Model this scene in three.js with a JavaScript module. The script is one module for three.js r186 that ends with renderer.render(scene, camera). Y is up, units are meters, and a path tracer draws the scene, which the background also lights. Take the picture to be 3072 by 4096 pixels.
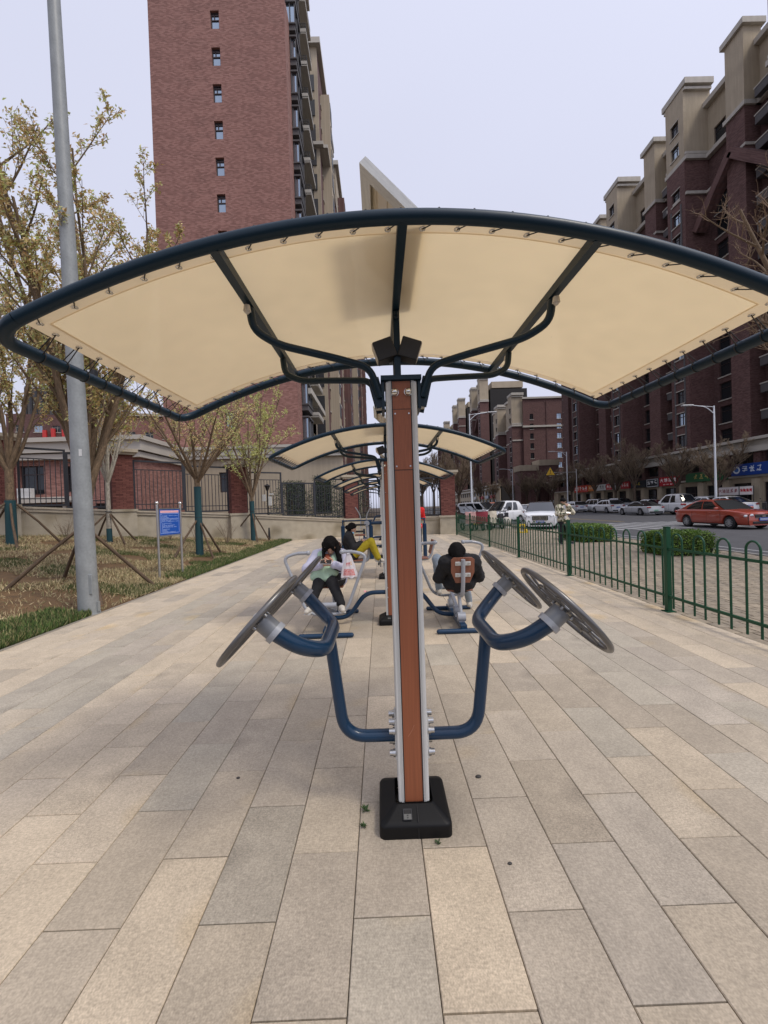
import * as THREE from 'three';
import { mergeGeometries } from 'three/addons/utils/BufferGeometryUtils.js';
import { RoundedBoxGeometry } from 'three/addons/geometries/RoundedBoxGeometry.js';
import { MarchingCubes } from 'three/addons/objects/MarchingCubes.js';
import { ImprovedNoise } from 'three/addons/math/ImprovedNoise.js';

// ---------- camera, sky, sun, exposure ----------
const scene = new THREE.Scene();
const camera = new THREE.PerspectiveCamera(104.62, 0.75, 0.05, 1500);
camera.position.set(0, 1.59, 0);
camera.rotation.set(-0.0120948, -0.0088978, -0.0322995, 'YXZ');
const renderer = new THREE.WebGLRenderer({ antialias: true });
renderer.toneMapping = THREE.LinearToneMapping;
renderer.toneMappingExposure = 1.15;
renderer.shadowMap.enabled = true;
const noise = new ImprovedNoise();
const SUN = new THREE.Vector3(0.42, 0.78, 0.3).normalize();
{ // hazy bright overcast sky: thin veil of cloud, brighter round the hidden sun
  const W = 256, H = 128, d = new Float32Array(W * H * 4), v = new THREE.Vector3();
  for (let j = 0; j < H; j++) for (let i = 0; i < W; i++) {
    const ph = (j + 0.5) / H * Math.PI - Math.PI / 2, th = ((i + 0.5) / W - 0.5) * 2 * Math.PI;
    v.set(Math.cos(ph) * Math.cos(th), Math.sin(ph), Math.cos(ph) * Math.sin(th));
    const n = noise.noise(v.x * 1.6 + 3, v.y * 3, v.z * 1.6) * 0.5 + noise.noise(v.x * 4, v.y * 7 + 9, v.z * 4) * 0.25;
    const s = Math.max(0, v.dot(SUN));
    const b = 0.86 + 0.05 * n + 0.5 * Math.pow(s, 4) + 1.1 * Math.pow(s, 14) + 0.06 * Math.max(0, v.y);
    const k = (j * W + i) * 4, lo = v.y < 0 ? 0.55 : 1;
    d[k] = 0.675 * b * lo; d[k + 1] = 0.70 * b * lo; d[k + 2] = 0.86 * b * lo; d[k + 3] = 1;
  }
  const t = new THREE.DataTexture(d, W, H, THREE.RGBAFormat, THREE.FloatType);
  t.mapping = THREE.EquirectangularReflectionMapping; t.magFilter = THREE.LinearFilter; t.minFilter = THREE.LinearFilter; t.wrapS = THREE.RepeatWrapping; t.needsUpdate = true;
  scene.background = t; scene.environment = t;
}
const sun = new THREE.DirectionalLight(new THREE.Color().setRGB(1, 0.92, 0.79), 1.5);
sun.position.copy(SUN).multiplyScalar(120); sun.castShadow = true; sun.shadow.radius = 26; sun.shadow.mapSize.set(4096, 4096);
Object.assign(sun.shadow.camera, { left: -70, right: 70, top: 70, bottom: -70, near: 1, far: 320 });
scene.add(sun, sun.target);

// ---------- helpers ----------
let seed = 12345;
const rnd = () => { seed |= 0; seed = seed + 0x6D2B79F5 | 0; let t = Math.imul(seed ^ seed >>> 15, 1 | seed); t = t + Math.imul(t ^ t >>> 7, 61 | t) ^ t; return ((t ^ t >>> 14) >>> 0) / 4294967296; };
const rr = (a, b) => a + (b - a) * rnd();
const V = (x, y, z) => new THREE.Vector3(x, y, z);
const used = {};
function numbered(n) { const k = used[n] = (used[n] ?? -1) + 1; return k ? n + '_' + String(k).padStart(3, '0') : n; }
function mat(r, g, b, rough = 0.7, o = {}) { const P = o.clearcoat !== undefined || o.transmission !== undefined || o.sheen !== undefined; return new (P ? THREE.MeshPhysicalMaterial : THREE.MeshStandardMaterial)({ color: new THREE.Color().setRGB(r, g, b), roughness: rough, metalness: 0, ...o }); }
function mesh(name, geo, m, parent) { const o = new THREE.Mesh(geo, m); o.name = name; o.castShadow = o.receiveShadow = true; if (parent) parent.add(o); return o; }
function part(name, geo, m, parent) { return mesh(name, Array.isArray(geo) ? merge(geo) : geo, m, parent); }
function merge(list) {
  list = list.map(g => { const q = g.index ? g.toNonIndexed() : g; for (const k of Object.keys(q.attributes)) if (!['position', 'normal', 'uv'].includes(k)) q.deleteAttribute(k); if (!q.attributes.uv) q.setAttribute('uv', new THREE.Float32BufferAttribute(new Float32Array(q.attributes.position.count * 2), 2)); return q; });
  return list.length === 1 ? list[0] : mergeGeometries(list);
}
function thing(name, label, category, pos = [0, 0, 0], ry = 0, group) { const o = new THREE.Group(); o.name = numbered(name); o.position.set(...pos); o.rotation.y = ry; o.userData = { label, category }; if (group) o.userData.group = group; scene.add(o); return o; }
function single(name, label, category, geo, m, pos = [0, 0, 0], ry = 0, group) { const o = part(numbered(name), geo, m, scene); o.position.set(...pos); o.rotation.y = ry; o.userData = { label, category }; if (group) o.userData.group = group; return o; }
function copyOf(src, label, pos, ry = 0, group) { const o = src.clone(); o.name = numbered(src.name.replace(/_\d{3}$/, '')); o.userData = { ...src.userData, label }; if (group) o.userData.group = group; o.position.set(...pos); o.rotation.set(0, ry, 0); scene.add(o); return o; }
function flat(g) { // lift a sub-group's pieces up to be parts of the thing itself (never a fourth level)
  const p = g.parent; g.updateMatrix(); for (const c of [...g.children]) { c.updateMatrix(); c.matrix.premultiply(g.matrix); c.matrix.decompose(c.position, c.quaternion, c.scale); p.add(c); } p.remove(g);
}
function struct(name, geo, m) { const o = part(name, geo, m, scene); o.userData = { kind: 'structure' }; return o; }
function box(w, h, d, x = 0, y = 0, z = 0, rx = 0, ry = 0, rz = 0) { const g = new THREE.BoxGeometry(w, h, d); if (rx) g.rotateX(rx); if (rz) g.rotateZ(rz); if (ry) g.rotateY(ry); return g.translate(x, y, z); }
function rbox(w, h, d, r, x = 0, y = 0, z = 0, seg = 2) { return new RoundedBoxGeometry(w, h, d, seg, r).translate(x, y, z); }
function cyl(r0, r1, h, x = 0, y = 0, z = 0, n = 16, rx = 0, rz = 0) { const g = new THREE.CylinderGeometry(r1, r0, h, n); if (rx) g.rotateX(rx); if (rz) g.rotateZ(rz); return g.translate(x, y, z); }
function sph(r, x, y, z, n = 12, sx = 1, sy = 1, sz = 1) { return new THREE.SphereGeometry(r, n, Math.max(6, n * 0.7 | 0)).scale(sx, sy, sz).translate(x, y, z); }
function curve(pts, tension = 0.5) { return new THREE.CatmullRomCurve3(pts.map(p => Array.isArray(p) ? V(...p) : p), false, 'catmullrom', tension); }
function filletPath(pts, rad, n = 6) { // polyline with rounded corners
  const P = pts.map(p => V(...p)), out = [P[0]];
  for (let i = 1; i < P.length - 1; i++) {
    const a = P[i - 1].clone().sub(P[i]), b = P[i + 1].clone().sub(P[i]), la = a.length(), lb = b.length(), r = Math.min(Array.isArray(rad) ? rad[i - 1] : rad, la * 0.49, lb * 0.49);
    const p0 = P[i].clone().addScaledVector(a, r / la), p1 = P[i].clone().addScaledVector(b, r / lb);
    for (let k = 0; k <= n; k++) { const t = k / n; out.push(p0.clone().multiplyScalar((1 - t) * (1 - t)).addScaledVector(P[i], 2 * t * (1 - t)).addScaledVector(p1, t * t)); }
  }
  out.push(P[P.length - 1]); return out;
}
function tube(pts, r, n = 12, caps = true, squash) { // swept round tube through the exact points
  const P = pts.map(p => Array.isArray(p) ? V(...p) : p), pos = [], nor = [], uv = [], idx = [];
  const R = i => Array.isArray(r) ? r[0] + (r[1] - r[0]) * i / (P.length - 1) : r;
  let nrm = null, len = 0;
  for (let i = 0; i < P.length; i++) {
    const t = (i === 0 ? P[1].clone().sub(P[0]) : i === P.length - 1 ? P[i].clone().sub(P[i - 1]) : P[i + 1].clone().sub(P[i]).normalize().add(P[i].clone().sub(P[i - 1]).normalize())).normalize();
    if (!nrm) { nrm = Math.abs(t.y) < 0.9 ? V(0, 1, 0) : V(1, 0, 0); }
    nrm.addScaledVector(t, -nrm.dot(t)).normalize();
    const bi = t.clone().cross(nrm);
    if (i) len += P[i].distanceTo(P[i - 1]);
    for (let k = 0; k <= n; k++) { const a = k / n * 2 * Math.PI, c = Math.cos(a), s = Math.sin(a), q = squash ?? 1; nor.push(nrm.x * c + bi.x * s, nrm.y * c + bi.y * s, nrm.z * c + bi.z * s); pos.push(P[i].x + R(i) * (nrm.x * c + bi.x * s * q), P[i].y + R(i) * (nrm.y * c + bi.y * s * q), P[i].z + R(i) * (nrm.z * c + bi.z * s * q)); uv.push(k / n, len); }
  }
  for (let i = 0; i < P.length - 1; i++) for (let k = 0; k < n; k++) { const a = i * (n + 1) + k, b = a + n + 1; idx.push(a, a + 1, b, b, a + 1, b + 1); }
  if (caps) for (const e of [0, P.length - 1]) { const c = pos.length / 3, d = P[e === 0 ? 0 : e].clone().sub(P[e === 0 ? 1 : e - 1]).normalize(); pos.push(P[e].x, P[e].y, P[e].z); nor.push(d.x, d.y, d.z); uv.push(0, 0); for (let k = 0; k <= n; k++) { const a = (e * (n + 1) + k) * 3; pos.push(pos[a], pos[a + 1], pos[a + 2]); nor.push(d.x, d.y, d.z); uv.push(0, 0); } for (let k = 0; k < n; k++) e === 0 ? idx.push(c, c + 2 + k, c + 1 + k) : idx.push(c, c + 1 + k, c + 2 + k); }
  const g = new THREE.BufferGeometry(); g.setAttribute('position', new THREE.Float32BufferAttribute(pos, 3)); g.setAttribute('normal', new THREE.Float32BufferAttribute(nor, 3)); g.setAttribute('uv', new THREE.Float32BufferAttribute(uv, 2)); g.setIndex(idx); return g;
}
function bar(a, b, r, n = 10) { return tube([a, b], r, n); }
function beam(a, b, w, h) { const A = V(...a), B = V(...b), d = B.clone().sub(A), g = new THREE.BoxGeometry(w, h, d.length()); const m = new THREE.Matrix4().lookAt(B, A, Math.abs(d.y) > 0.95 * d.length() ? V(1, 0, 0) : V(0, 1, 0)).setPosition(A.add(B).multiplyScalar(0.5)); return g.applyMatrix4(m); }
function extr(pts, depth, bevel = 0, holes = []) { const s = new THREE.Shape(pts.map(p => new THREE.Vector2(...p))); for (const h of holes) s.holes.push(new THREE.Path(h.map(p => new THREE.Vector2(...p)))); return new THREE.ExtrudeGeometry(s, { depth, bevelEnabled: bevel > 0, bevelThickness: bevel, bevelSize: bevel, bevelSegments: 2, curveSegments: 10 }); }
function quad(a, b, c, d, nu = 1, nv = 1) { // bilinear patch a-b bottom, d-c top
  const g = new THREE.BufferGeometry(), pos = [], uv = [], idx = [];
  for (let j = 0; j <= nv; j++) for (let i = 0; i <= nu; i++) { const u = i / nu, v = j / nv; for (let k = 0; k < 3; k++) pos.push((a[k] * (1 - u) + b[k] * u) * (1 - v) + (d[k] * (1 - u) + c[k] * u) * v); uv.push(u, v); }
  for (let j = 0; j < nv; j++) for (let i = 0; i < nu; i++) { const p = j * (nu + 1) + i; idx.push(p, p + 1, p + nu + 1, p + 1, p + nu + 2, p + nu + 1); }
  g.setAttribute('position', new THREE.Float32BufferAttribute(pos, 3)); g.setAttribute('uv', new THREE.Float32BufferAttribute(uv, 2)); g.setIndex(idx); g.computeVertexNormals(); return g;
}
function grid(fn, nu, nv) { // surface fn(u,v) -> [x,y,z], uv in metres from fn[3..4] if given
  const g = new THREE.BufferGeometry(), pos = [], uv = [], idx = [];
  for (let j = 0; j <= nv; j++) for (let i = 0; i <= nu; i++) { const p = fn(i / nu, j / nv); pos.push(p[0], p[1], p[2]); uv.push(p[3] ?? i / nu, p[4] ?? j / nv); }
  for (let j = 0; j < nv; j++) for (let i = 0; i < nu; i++) { const p = j * (nu + 1) + i; idx.push(p, p + 1, p + nu + 1, p + 1, p + nu + 2, p + nu + 1); }
  g.setAttribute('position', new THREE.Float32BufferAttribute(pos, 3)); g.setAttribute('uv', new THREE.Float32BufferAttribute(uv, 2)); g.setIndex(idx); g.computeVertexNormals(); return g;
}
// textures -------------------------------------------------
function tex(W, H, fn, srgb = true, repX = 1, repY = 1) { // fn(x,y) -> [r,g,b] 0..1 as displayed
  const d = new Uint8Array(W * H * 4);
  for (let j = 0; j < H; j++) for (let i = 0; i < W; i++) { const c = fn(i, j), k = (j * W + i) * 4; d[k] = Math.max(0, Math.min(255, c[0] * 255)); d[k + 1] = Math.max(0, Math.min(255, c[1] * 255)); d[k + 2] = Math.max(0, Math.min(255, c[2] * 255)); d[k + 3] = 255; }
  const t = new THREE.DataTexture(d, W, H); t.magFilter = THREE.LinearFilter; t.minFilter = THREE.LinearMipmapLinearFilter; t.generateMipmaps = true; t.wrapS = t.wrapT = THREE.RepeatWrapping; t.repeat.set(repX, repY); if (srgb) t.colorSpace = THREE.SRGBColorSpace; t.needsUpdate = true; return t;
}
function tn(x, y, p, z = 0) { // noise that tiles every p cells
  const f = (a, b) => noise.noise(a, b, z + 7.3), u = x / p, v = y / p, w = (1 - u) * (1 - v);
  return f(x, y) * w + f(x - p, y) * u * (1 - v) + f(x, y - p) * (1 - u) * v + f(x - p, y - p) * u * v;
}
function canvasTex(w, h, draw) { const c = document.createElement('canvas'); c.width = w; c.height = h; draw(c.getContext('2d'), w, h); const t = new THREE.CanvasTexture(c); t.colorSpace = THREE.SRGBColorSpace; return t; }
// signed-distance bodies -----------------------------------
// bones: [ax,ay,az,ra, bx,by,bz,rb] ; spheres: [x,y,z,r]; joined with a smooth minimum k, polygonised on a grid of the given cell
function sdf(bones, k, cell, wob = 0, wf = 18) {
  const lo = V(1e9, 1e9, 1e9), hi = V(-1e9, -1e9, -1e9);
  for (const b of bones) { const n = b.length > 4 ? 2 : 1; for (let i = 0; i < n; i++) { const [x, y, z, r] = b.slice(i * 4, i * 4 + 4); lo.min(V(x - r, y - r, z - r)); hi.max(V(x + r, y + r, z + r)); } }
  const c = lo.clone().add(hi).multiplyScalar(0.5), half = Math.max(hi.x - lo.x, hi.y - lo.y, hi.z - lo.z) / 2 + cell * 3 + k * 0.3;
  const N = Math.min(150, Math.ceil(2 * half / cell)), mc = new MarchingCubes(N, new THREE.MeshStandardMaterial(), false, false, 120000);
  mc.isolation = 0; const f = mc.field, S = mc.size, bs = bones.map(b => { if (b.length === 4) return [...b, 0, 0, 0, 0, 0]; const dx = b[4] - b[0], dy = b[5] - b[1], dz = b[6] - b[2]; return [b[0], b[1], b[2], b[3], dx, dy, dz, b[7] - b[3], dx * dx + dy * dy + dz * dz]; });
  for (let z = 0; z < S; z++) for (let y = 0; y < S; y++) for (let x = 0; x < S; x++) {
    const px = c.x + (x - S / 2) / (S / 2) * half, py = c.y + (y - S / 2) / (S / 2) * half, pz = c.z + (z - S / 2) / (S / 2) * half;
    let D = 1e3;
    for (const b of bs) {
      const qx = px - b[0], qy = py - b[1], qz = pz - b[2], t = b[8] ? Math.max(0, Math.min(1, (qx * b[4] + qy * b[5] + qz * b[6]) / b[8])) : 0;
      const ex = qx - b[4] * t, ey = qy - b[5] * t, ez = qz - b[6] * t, d = Math.sqrt(ex * ex + ey * ey + ez * ez) - b[3] - b[7] * t;
      if (d - D > k) continue; if (D - d > k) { D = d; continue; }
      const h = Math.max(0, Math.min(1, 0.5 + 0.5 * (D - d) / k)); D = D * (1 - h) + d * h - k * h * (1 - h);
    }
    if (wob && Math.abs(D) < 0.06) D += wob * (noise.noise(px * wf, py * wf, pz * wf) + 0.5 * noise.noise(px * wf * 2.3, py * wf * 2.3, pz * wf * 2.3));
    f[x + y * S + z * S * S] = -D;
  }
  mc.update(); const n = mc.count, g = new THREE.BufferGeometry(), P = new Float32Array(n * 3), Q = new Float32Array(n * 3);
  for (let i = 0; i < n * 3; i++) { P[i] = mc.positionArray[i] * half + [c.x, c.y, c.z][i % 3]; Q[i] = mc.normalArray[i]; }
  for (let i = 0; i < n; i++) { const l = Math.hypot(Q[i * 3], Q[i * 3 + 1], Q[i * 3 + 2]) || 1; Q[i * 3] /= l; Q[i * 3 + 1] /= l; Q[i * 3 + 2] /= l; }
  g.setAttribute('position', new THREE.BufferAttribute(P, 3)); g.setAttribute('normal', new THREE.BufferAttribute(Q, 3)); g.setAttribute('uv', new THREE.BufferAttribute(new Float32Array(n * 2), 2));
  // make triangles face outward along their normals
  for (let i = 0; i < n; i += 3) { const a = V(P[i * 3], P[i * 3 + 1], P[i * 3 + 2]), b = V(P[i * 3 + 3], P[i * 3 + 4], P[i * 3 + 5]), d = V(P[i * 3 + 6], P[i * 3 + 7], P[i * 3 + 8]); const fn = b.clone().sub(a).cross(d.clone().sub(a)); if (fn.x * Q[i * 3] + fn.y * Q[i * 3 + 1] + fn.z * Q[i * 3 + 2] < 0) for (let q = 0; q < 3; q++) { let t = P[i * 3 + 3 + q]; P[i * 3 + 3 + q] = P[i * 3 + 6 + q]; P[i * 3 + 6 + q] = t; t = Q[i * 3 + 3 + q]; Q[i * 3 + 3 + q] = Q[i * 3 + 6 + q]; Q[i * 3 + 6 + q] = t; } }
  return g;
}
// ---------- ground ----------
const lawnY = (x, z = -9) => { const e = -4.62 - x; return e <= 0 ? 0 : 0.122 * e * Math.min(1, e / 0.5) + 0.02 * noise.noise(x * 1.3, z * 1.3, 4) * Math.min(1, e); };
const GR = 1024;
const graniteTex = tex(GR, GR, (i, j) => { // sawn granite: speckle, blotches, ochre stains (2.4 m across)
  const u = i / GR, v = j / GR;
  const sp = tn(u * 510, v * 510, 510, 9) * 0.75 + tn(u * 256, v * 256, 256) * 0.42 + tn(u * 120, v * 120, 120, 3) * 0.14, bl = tn(u * 9, v * 9, 9, 1) + 0.6 * tn(u * 22, v * 22, 22, 2), st = Math.max(0, tn(u * 6, v * 6, 6, 5) - 0.28) * 1.5, dk = Math.max(0, tn(u * 11, v * 11, 11, 8) - 0.3) * 0.9;
  const b = 0.80 + 0.20 * sp + 0.075 * bl - 0.22 * dk;
  return [b * (1 + 0.03 * st), b * (1 - 0.05 * st), b * (1 - 0.22 * st)];
});
const graniteBump = tex(512, 512, (i, j) => { const u = i / 512, v = j / 512, b = 0.5 + 0.5 * tn(u * 150, v * 150, 150, 6) + 0.25 * tn(u * 60, v * 60, 60, 2); return [b, b, b]; }, false);
const stoneMats = { warm: [], mid: [], grey: [] };
for (let i = 0; i < 7; i++) {
  const k = 0.91 + 0.14 * rnd(), t = rr(-0.02, 0.03);
  stoneMats.warm.push(mat((0.77 + t) * k, (0.64 + t * 0.6) * k, (0.47) * k, 0.78, { map: graniteTex, bumpMap: graniteBump, bumpScale: 0.0012 }));
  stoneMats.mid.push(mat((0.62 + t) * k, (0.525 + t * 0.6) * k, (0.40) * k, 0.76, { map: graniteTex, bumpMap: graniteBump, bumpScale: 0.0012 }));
  stoneMats.grey.push(mat(0.615 * k, (0.53 + t * 0.3) * k, (0.415) * k, 0.74, { map: graniteTex, bumpMap: graniteBump, bumpScale: 0.0012 }));
}
function slabGeo(w, l, v) { // one sawn slab with a small chamfer; v picks the piece of stone
  const t = 0.03, c = 0.0035, ox = rnd() * 2.4, oy = rnd() * 2.4, fl = v % 2 ? 1 : -1;
  const X = w / 2, Z = l / 2, x = X - c, z = Z - c, P = [], N = [], U = [], I = [];
  const put = (pts) => { const b = P.length / 3, e1 = V(...pts[1]).sub(V(...pts[0])), e2 = V(...pts[2]).sub(V(...pts[0])), n = e1.cross(e2).normalize(); for (const p of pts) { P.push(...p); N.push(n.x, n.y, n.z); U.push((p[0] * fl + ox) / 2.4, (p[2] + oy) / 2.4); } I.push(b, b + 1, b + 2, b, b + 2, b + 3); };
  put([[-x, 0, -z], [-x, 0, z], [x, 0, z], [x, 0, -z]]);
  put([[-x, 0, z], [-X, -c, Z], [X, -c, Z], [x, 0, z]]); put([[x, 0, -z], [X, -c, -Z], [-X, -c, -Z], [-x, 0, -z]]);
  put([[x, 0, z], [X, -c, Z], [X, -c, -Z], [x, 0, -z]]); put([[-x, 0, -z], [-X, -c, -Z], [-X, -c, Z], [-x, 0, z]]);
  put([[-X, -c, Z], [-X, -t, Z], [X, -t, Z], [X, -c, Z]]); put([[X, -c, -Z], [X, -t, -Z], [-X, -t, -Z], [-X, -c, -Z]]);
  put([[X, -c, Z], [X, -t, Z], [X, -t, -Z], [X, -c, -Z]]); put([[-X, -c, -Z], [-X, -t, -Z], [-X, -t, Z], [-X, -c, Z]]);
  const g = new THREE.BufferGeometry(); g.setAttribute('position', new THREE.Float32BufferAttribute(P, 3)); g.setAttribute('normal', new THREE.Float32BufferAttribute(N, 3)); g.setAttribute('uv', new THREE.Float32BufferAttribute(U, 2)); g.setIndex(I); return g;
}
const soilTex = tex(1024, 1024, (i, j) => { const u = i / 1024, v = j / 1024, n = tn(u * 10, v * 10, 10), f = tn(u * 90, v * 90, 90, 2), m = tn(u * 260, v * 260, 260, 4); const b = 0.62 + 0.16 * n + 0.2 * f + 0.22 * m; return [b, b * 0.86, b * 0.68]; });
const asphaltTex = tex(512, 512, (i, j) => { const u = i / 512, v = j / 512, b = 0.7 + 0.2 * tn(u * 200, v * 200, 200) + 0.1 * tn(u * 7, v * 7, 7, 3) + 0.08 * tn(u * 30, v * 30, 30, 5); return [b, b, b * 1.01]; });
const sheet = (x0, x1, z0, z1, y, s = 1) => grid((u, v) => [x0 + (x1 - x0) * u, y, z0 + (z1 - z0) * v, (x0 + (x1 - x0) * u) / s, -(z0 + (z1 - z0) * v) / s], 1, 1);
struct('ground', sheet(-700, 700, 60, -900, -0.075, 3), mat(0.16, 0.145, 0.12, 0.95, { map: soilTex }));
const paving = struct('paving', sheet(-4.62, 3.96, 1.4, -23.6, -0.03, 2), mat(0.075, 0.066, 0.055, 0.95, { map: soilTex }));
{
  const variants = [], px0 = -0.1559, list = [], edge = [];
  for (let v = 0; v < 22; v++) variants.push(slabGeo(0.2965, 0.5955, v));
  for (let k = -15; k < 14; k++) for (let n = -3; n < 38; n++) {
    const x = px0 + (k + 0.5) * 0.3, off = (((k % 2) + 2) % 2) ? 0 : 0.5, z = -((n + off + 0.5) * 0.6 + 1.219);
    if (x < -4.62 || x > 3.95 || z < -23.3 || z > 1.2) continue;
    const band = (k >= -11 && k < -8) || (k >= 7 && k < 10), c = Math.abs(x - 0.1);
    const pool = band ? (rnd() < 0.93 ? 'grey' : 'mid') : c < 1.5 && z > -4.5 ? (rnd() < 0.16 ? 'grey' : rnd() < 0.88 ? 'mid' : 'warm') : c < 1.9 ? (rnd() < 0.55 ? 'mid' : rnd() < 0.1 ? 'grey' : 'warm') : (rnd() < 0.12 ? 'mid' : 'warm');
    list.push([x, z, pool]);
  }
  // those seen largest become slabs of their own, the far ones one piece
  const seen = ([x, z]) => (z < -0.9 && Math.abs(x) < -z * 1.05 + 0.3 ? 1 / (z * z) : 0);
  list.sort((a, b) => seen(b) - seen(a));
  const far = { warm: [], mid: [], grey: [] };
  list.forEach(([x, z, pool], i) => {
    const g = variants[Math.floor(rnd() * variants.length)], y = rr(-0.0016, 0.0014);
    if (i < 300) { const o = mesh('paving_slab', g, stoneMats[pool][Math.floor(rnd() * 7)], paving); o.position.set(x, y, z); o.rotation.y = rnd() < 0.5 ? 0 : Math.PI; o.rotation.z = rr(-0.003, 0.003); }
    else far[pool].push(g.clone().rotateY(rnd() < 0.5 ? 0 : Math.PI).translate(x, y, z));
  });
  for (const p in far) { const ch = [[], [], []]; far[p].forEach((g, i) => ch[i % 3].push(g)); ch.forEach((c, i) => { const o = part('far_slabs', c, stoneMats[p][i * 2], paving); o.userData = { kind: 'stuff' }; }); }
}
// edge stone between paving and lawn
struct('lawn_edging', [box(0.06, 0.09, 24, -4.66, -0.04, -10.9)], mat(0.42, 0.37, 0.29, 0.85, { map: graniteTex }));
// lawn rising to the left
struct('lawn', grid((u, v) => { const x = -4.69 - u * u * 40, z = 1.5 - v * 27; return [x, lawnY(x, z) - 0.012, z, x / 2.2, z / 2.2]; }, 60, 60), mat(0.37, 0.295, 0.20, 0.97, { map: soilTex, bumpMap: soilTex, bumpScale: 0.02 }));
// brick pavement behind the green fence
const brickPaveTex = tex(512, 512, (i, j) => { const u = i / 512, v = j / 512, b = 0.72 + 0.12 * tn(u * 130, v * 130, 130) + 0.14 * tn(u * 8, v * 8, 8, 2) + 0.08 * tn(u * 30, v * 30, 30, 5); return [b, b * 0.97, b * 0.92]; });
const pavement = struct('pavement', sheet(3.96, 10.0, 1.4, -60, -0.026, 1.5), mat(0.30, 0.26, 0.21, 0.9, { map: brickPaveTex }));
{
  const mats = [mat(0.56, 0.49, 0.39, 0.85, { map: brickPaveTex }), mat(0.52, 0.46, 0.375, 0.85, { map: brickPaveTex }), mat(0.60, 0.52, 0.41, 0.85, { map: brickPaveTex })];
  const buckets = [[], [], []];
  for (let r = 0; r < 110; r++) for (let c = 0; c < 30; c++) {
    const x = 4.06 + c * 0.204 + (r % 2) * 0.102, z = -2.6 - r * 0.204; if (x > 9.88) continue;
    const w = 0.196, X0 = x - w / 2, Z0 = z - 0.098, y = -0.004 + rr(-0.0015, 0.0015), u0 = rnd(), b = 0.004;
    const g = new THREE.BufferGeometry();
    const P = [X0 + b, y, Z0 + b, X0 + b, y, Z0 + w - b, X0 + w - b, y, Z0 + w - b, X0 + w - b, y, Z0 + b, X0, y - 0.02, Z0, X0, y - 0.02, Z0 + w, X0 + w, y - 0.02, Z0 + w, X0 + w, y - 0.02, Z0];
    g.setAttribute('position', new THREE.Float32BufferAttribute(P, 3)); g.setAttribute('uv', new THREE.Float32BufferAttribute([0, 0, 0, 0.15, 0.15, 0.15, 0.15, 0, 0, 0, 0, 0.15, 0.15, 0.15, 0.15, 0].map(q => q + u0), 2));
    g.setIndex([0, 1, 2, 0, 2, 3, 1, 5, 6, 1, 6, 2, 2, 6, 7, 2, 7, 3, 3, 7, 4, 3, 4, 0, 0, 4, 5, 0, 5, 1]); const q = g.toNonIndexed(); q.computeVertexNormals(); buckets[rnd() < 0.5 ? 0 : rnd() < 0.6 ? 1 : 2].push(q);
  }
  buckets.forEach((b, i) => { const o = part('paving_bricks', b, mats[i], pavement); o.userData = { kind: 'stuff' }; });
}
// kerb, road, far pavement
struct('kerb', [box(0.14, 0.14, 62, 10.07, -0.055, -29)], mat(0.42, 0.40, 0.36, 0.85, { map: graniteTex }));
struct('road', sheet(10.0, 30, 1.4, -420, -0.05, 4), mat(0.135, 0.133, 0.135, 0.9, { map: asphaltTex, bumpMap: asphaltTex, bumpScale: 0.004 }));
struct('far_pavement', [box(7, 0.16, 420, 33.5, -0.05, -208)], mat(0.34, 0.31, 0.27, 0.9, { map: brickPaveTex }));
const paint = mat(0.62, 0.62, 0.60, 0.7, { map: asphaltTex }), yellowPaint = mat(0.6, 0.42, 0.12, 0.7, { map: asphaltTex });
const crossing = struct('zebra_crossing', sheet(12.0, 12.45, -21.0, -27.5, -0.045), paint);
for (let i = 1; i < 20; i++) part('zebra_stripe', sheet(12.0 + i * 0.9, 12.45 + i * 0.9, -21.0, -27.5, -0.045), paint, crossing);
struct('lane_line', merge([sheet(11.0, 11.13, 0, -20.0, -0.045), sheet(11.0, 11.13, -29, -120, -0.045), ...[...Array(14)].map((_, i) => sheet(24.5, 24.62, -20 - i * 9, -24 - i * 9, -0.045))]), paint);
struct('centre_line', merge([sheet(17.6, 17.72, -29, -200, -0.045), sheet(17.9, 18.02, -29, -200, -0.045)]), yellowPaint);
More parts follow.
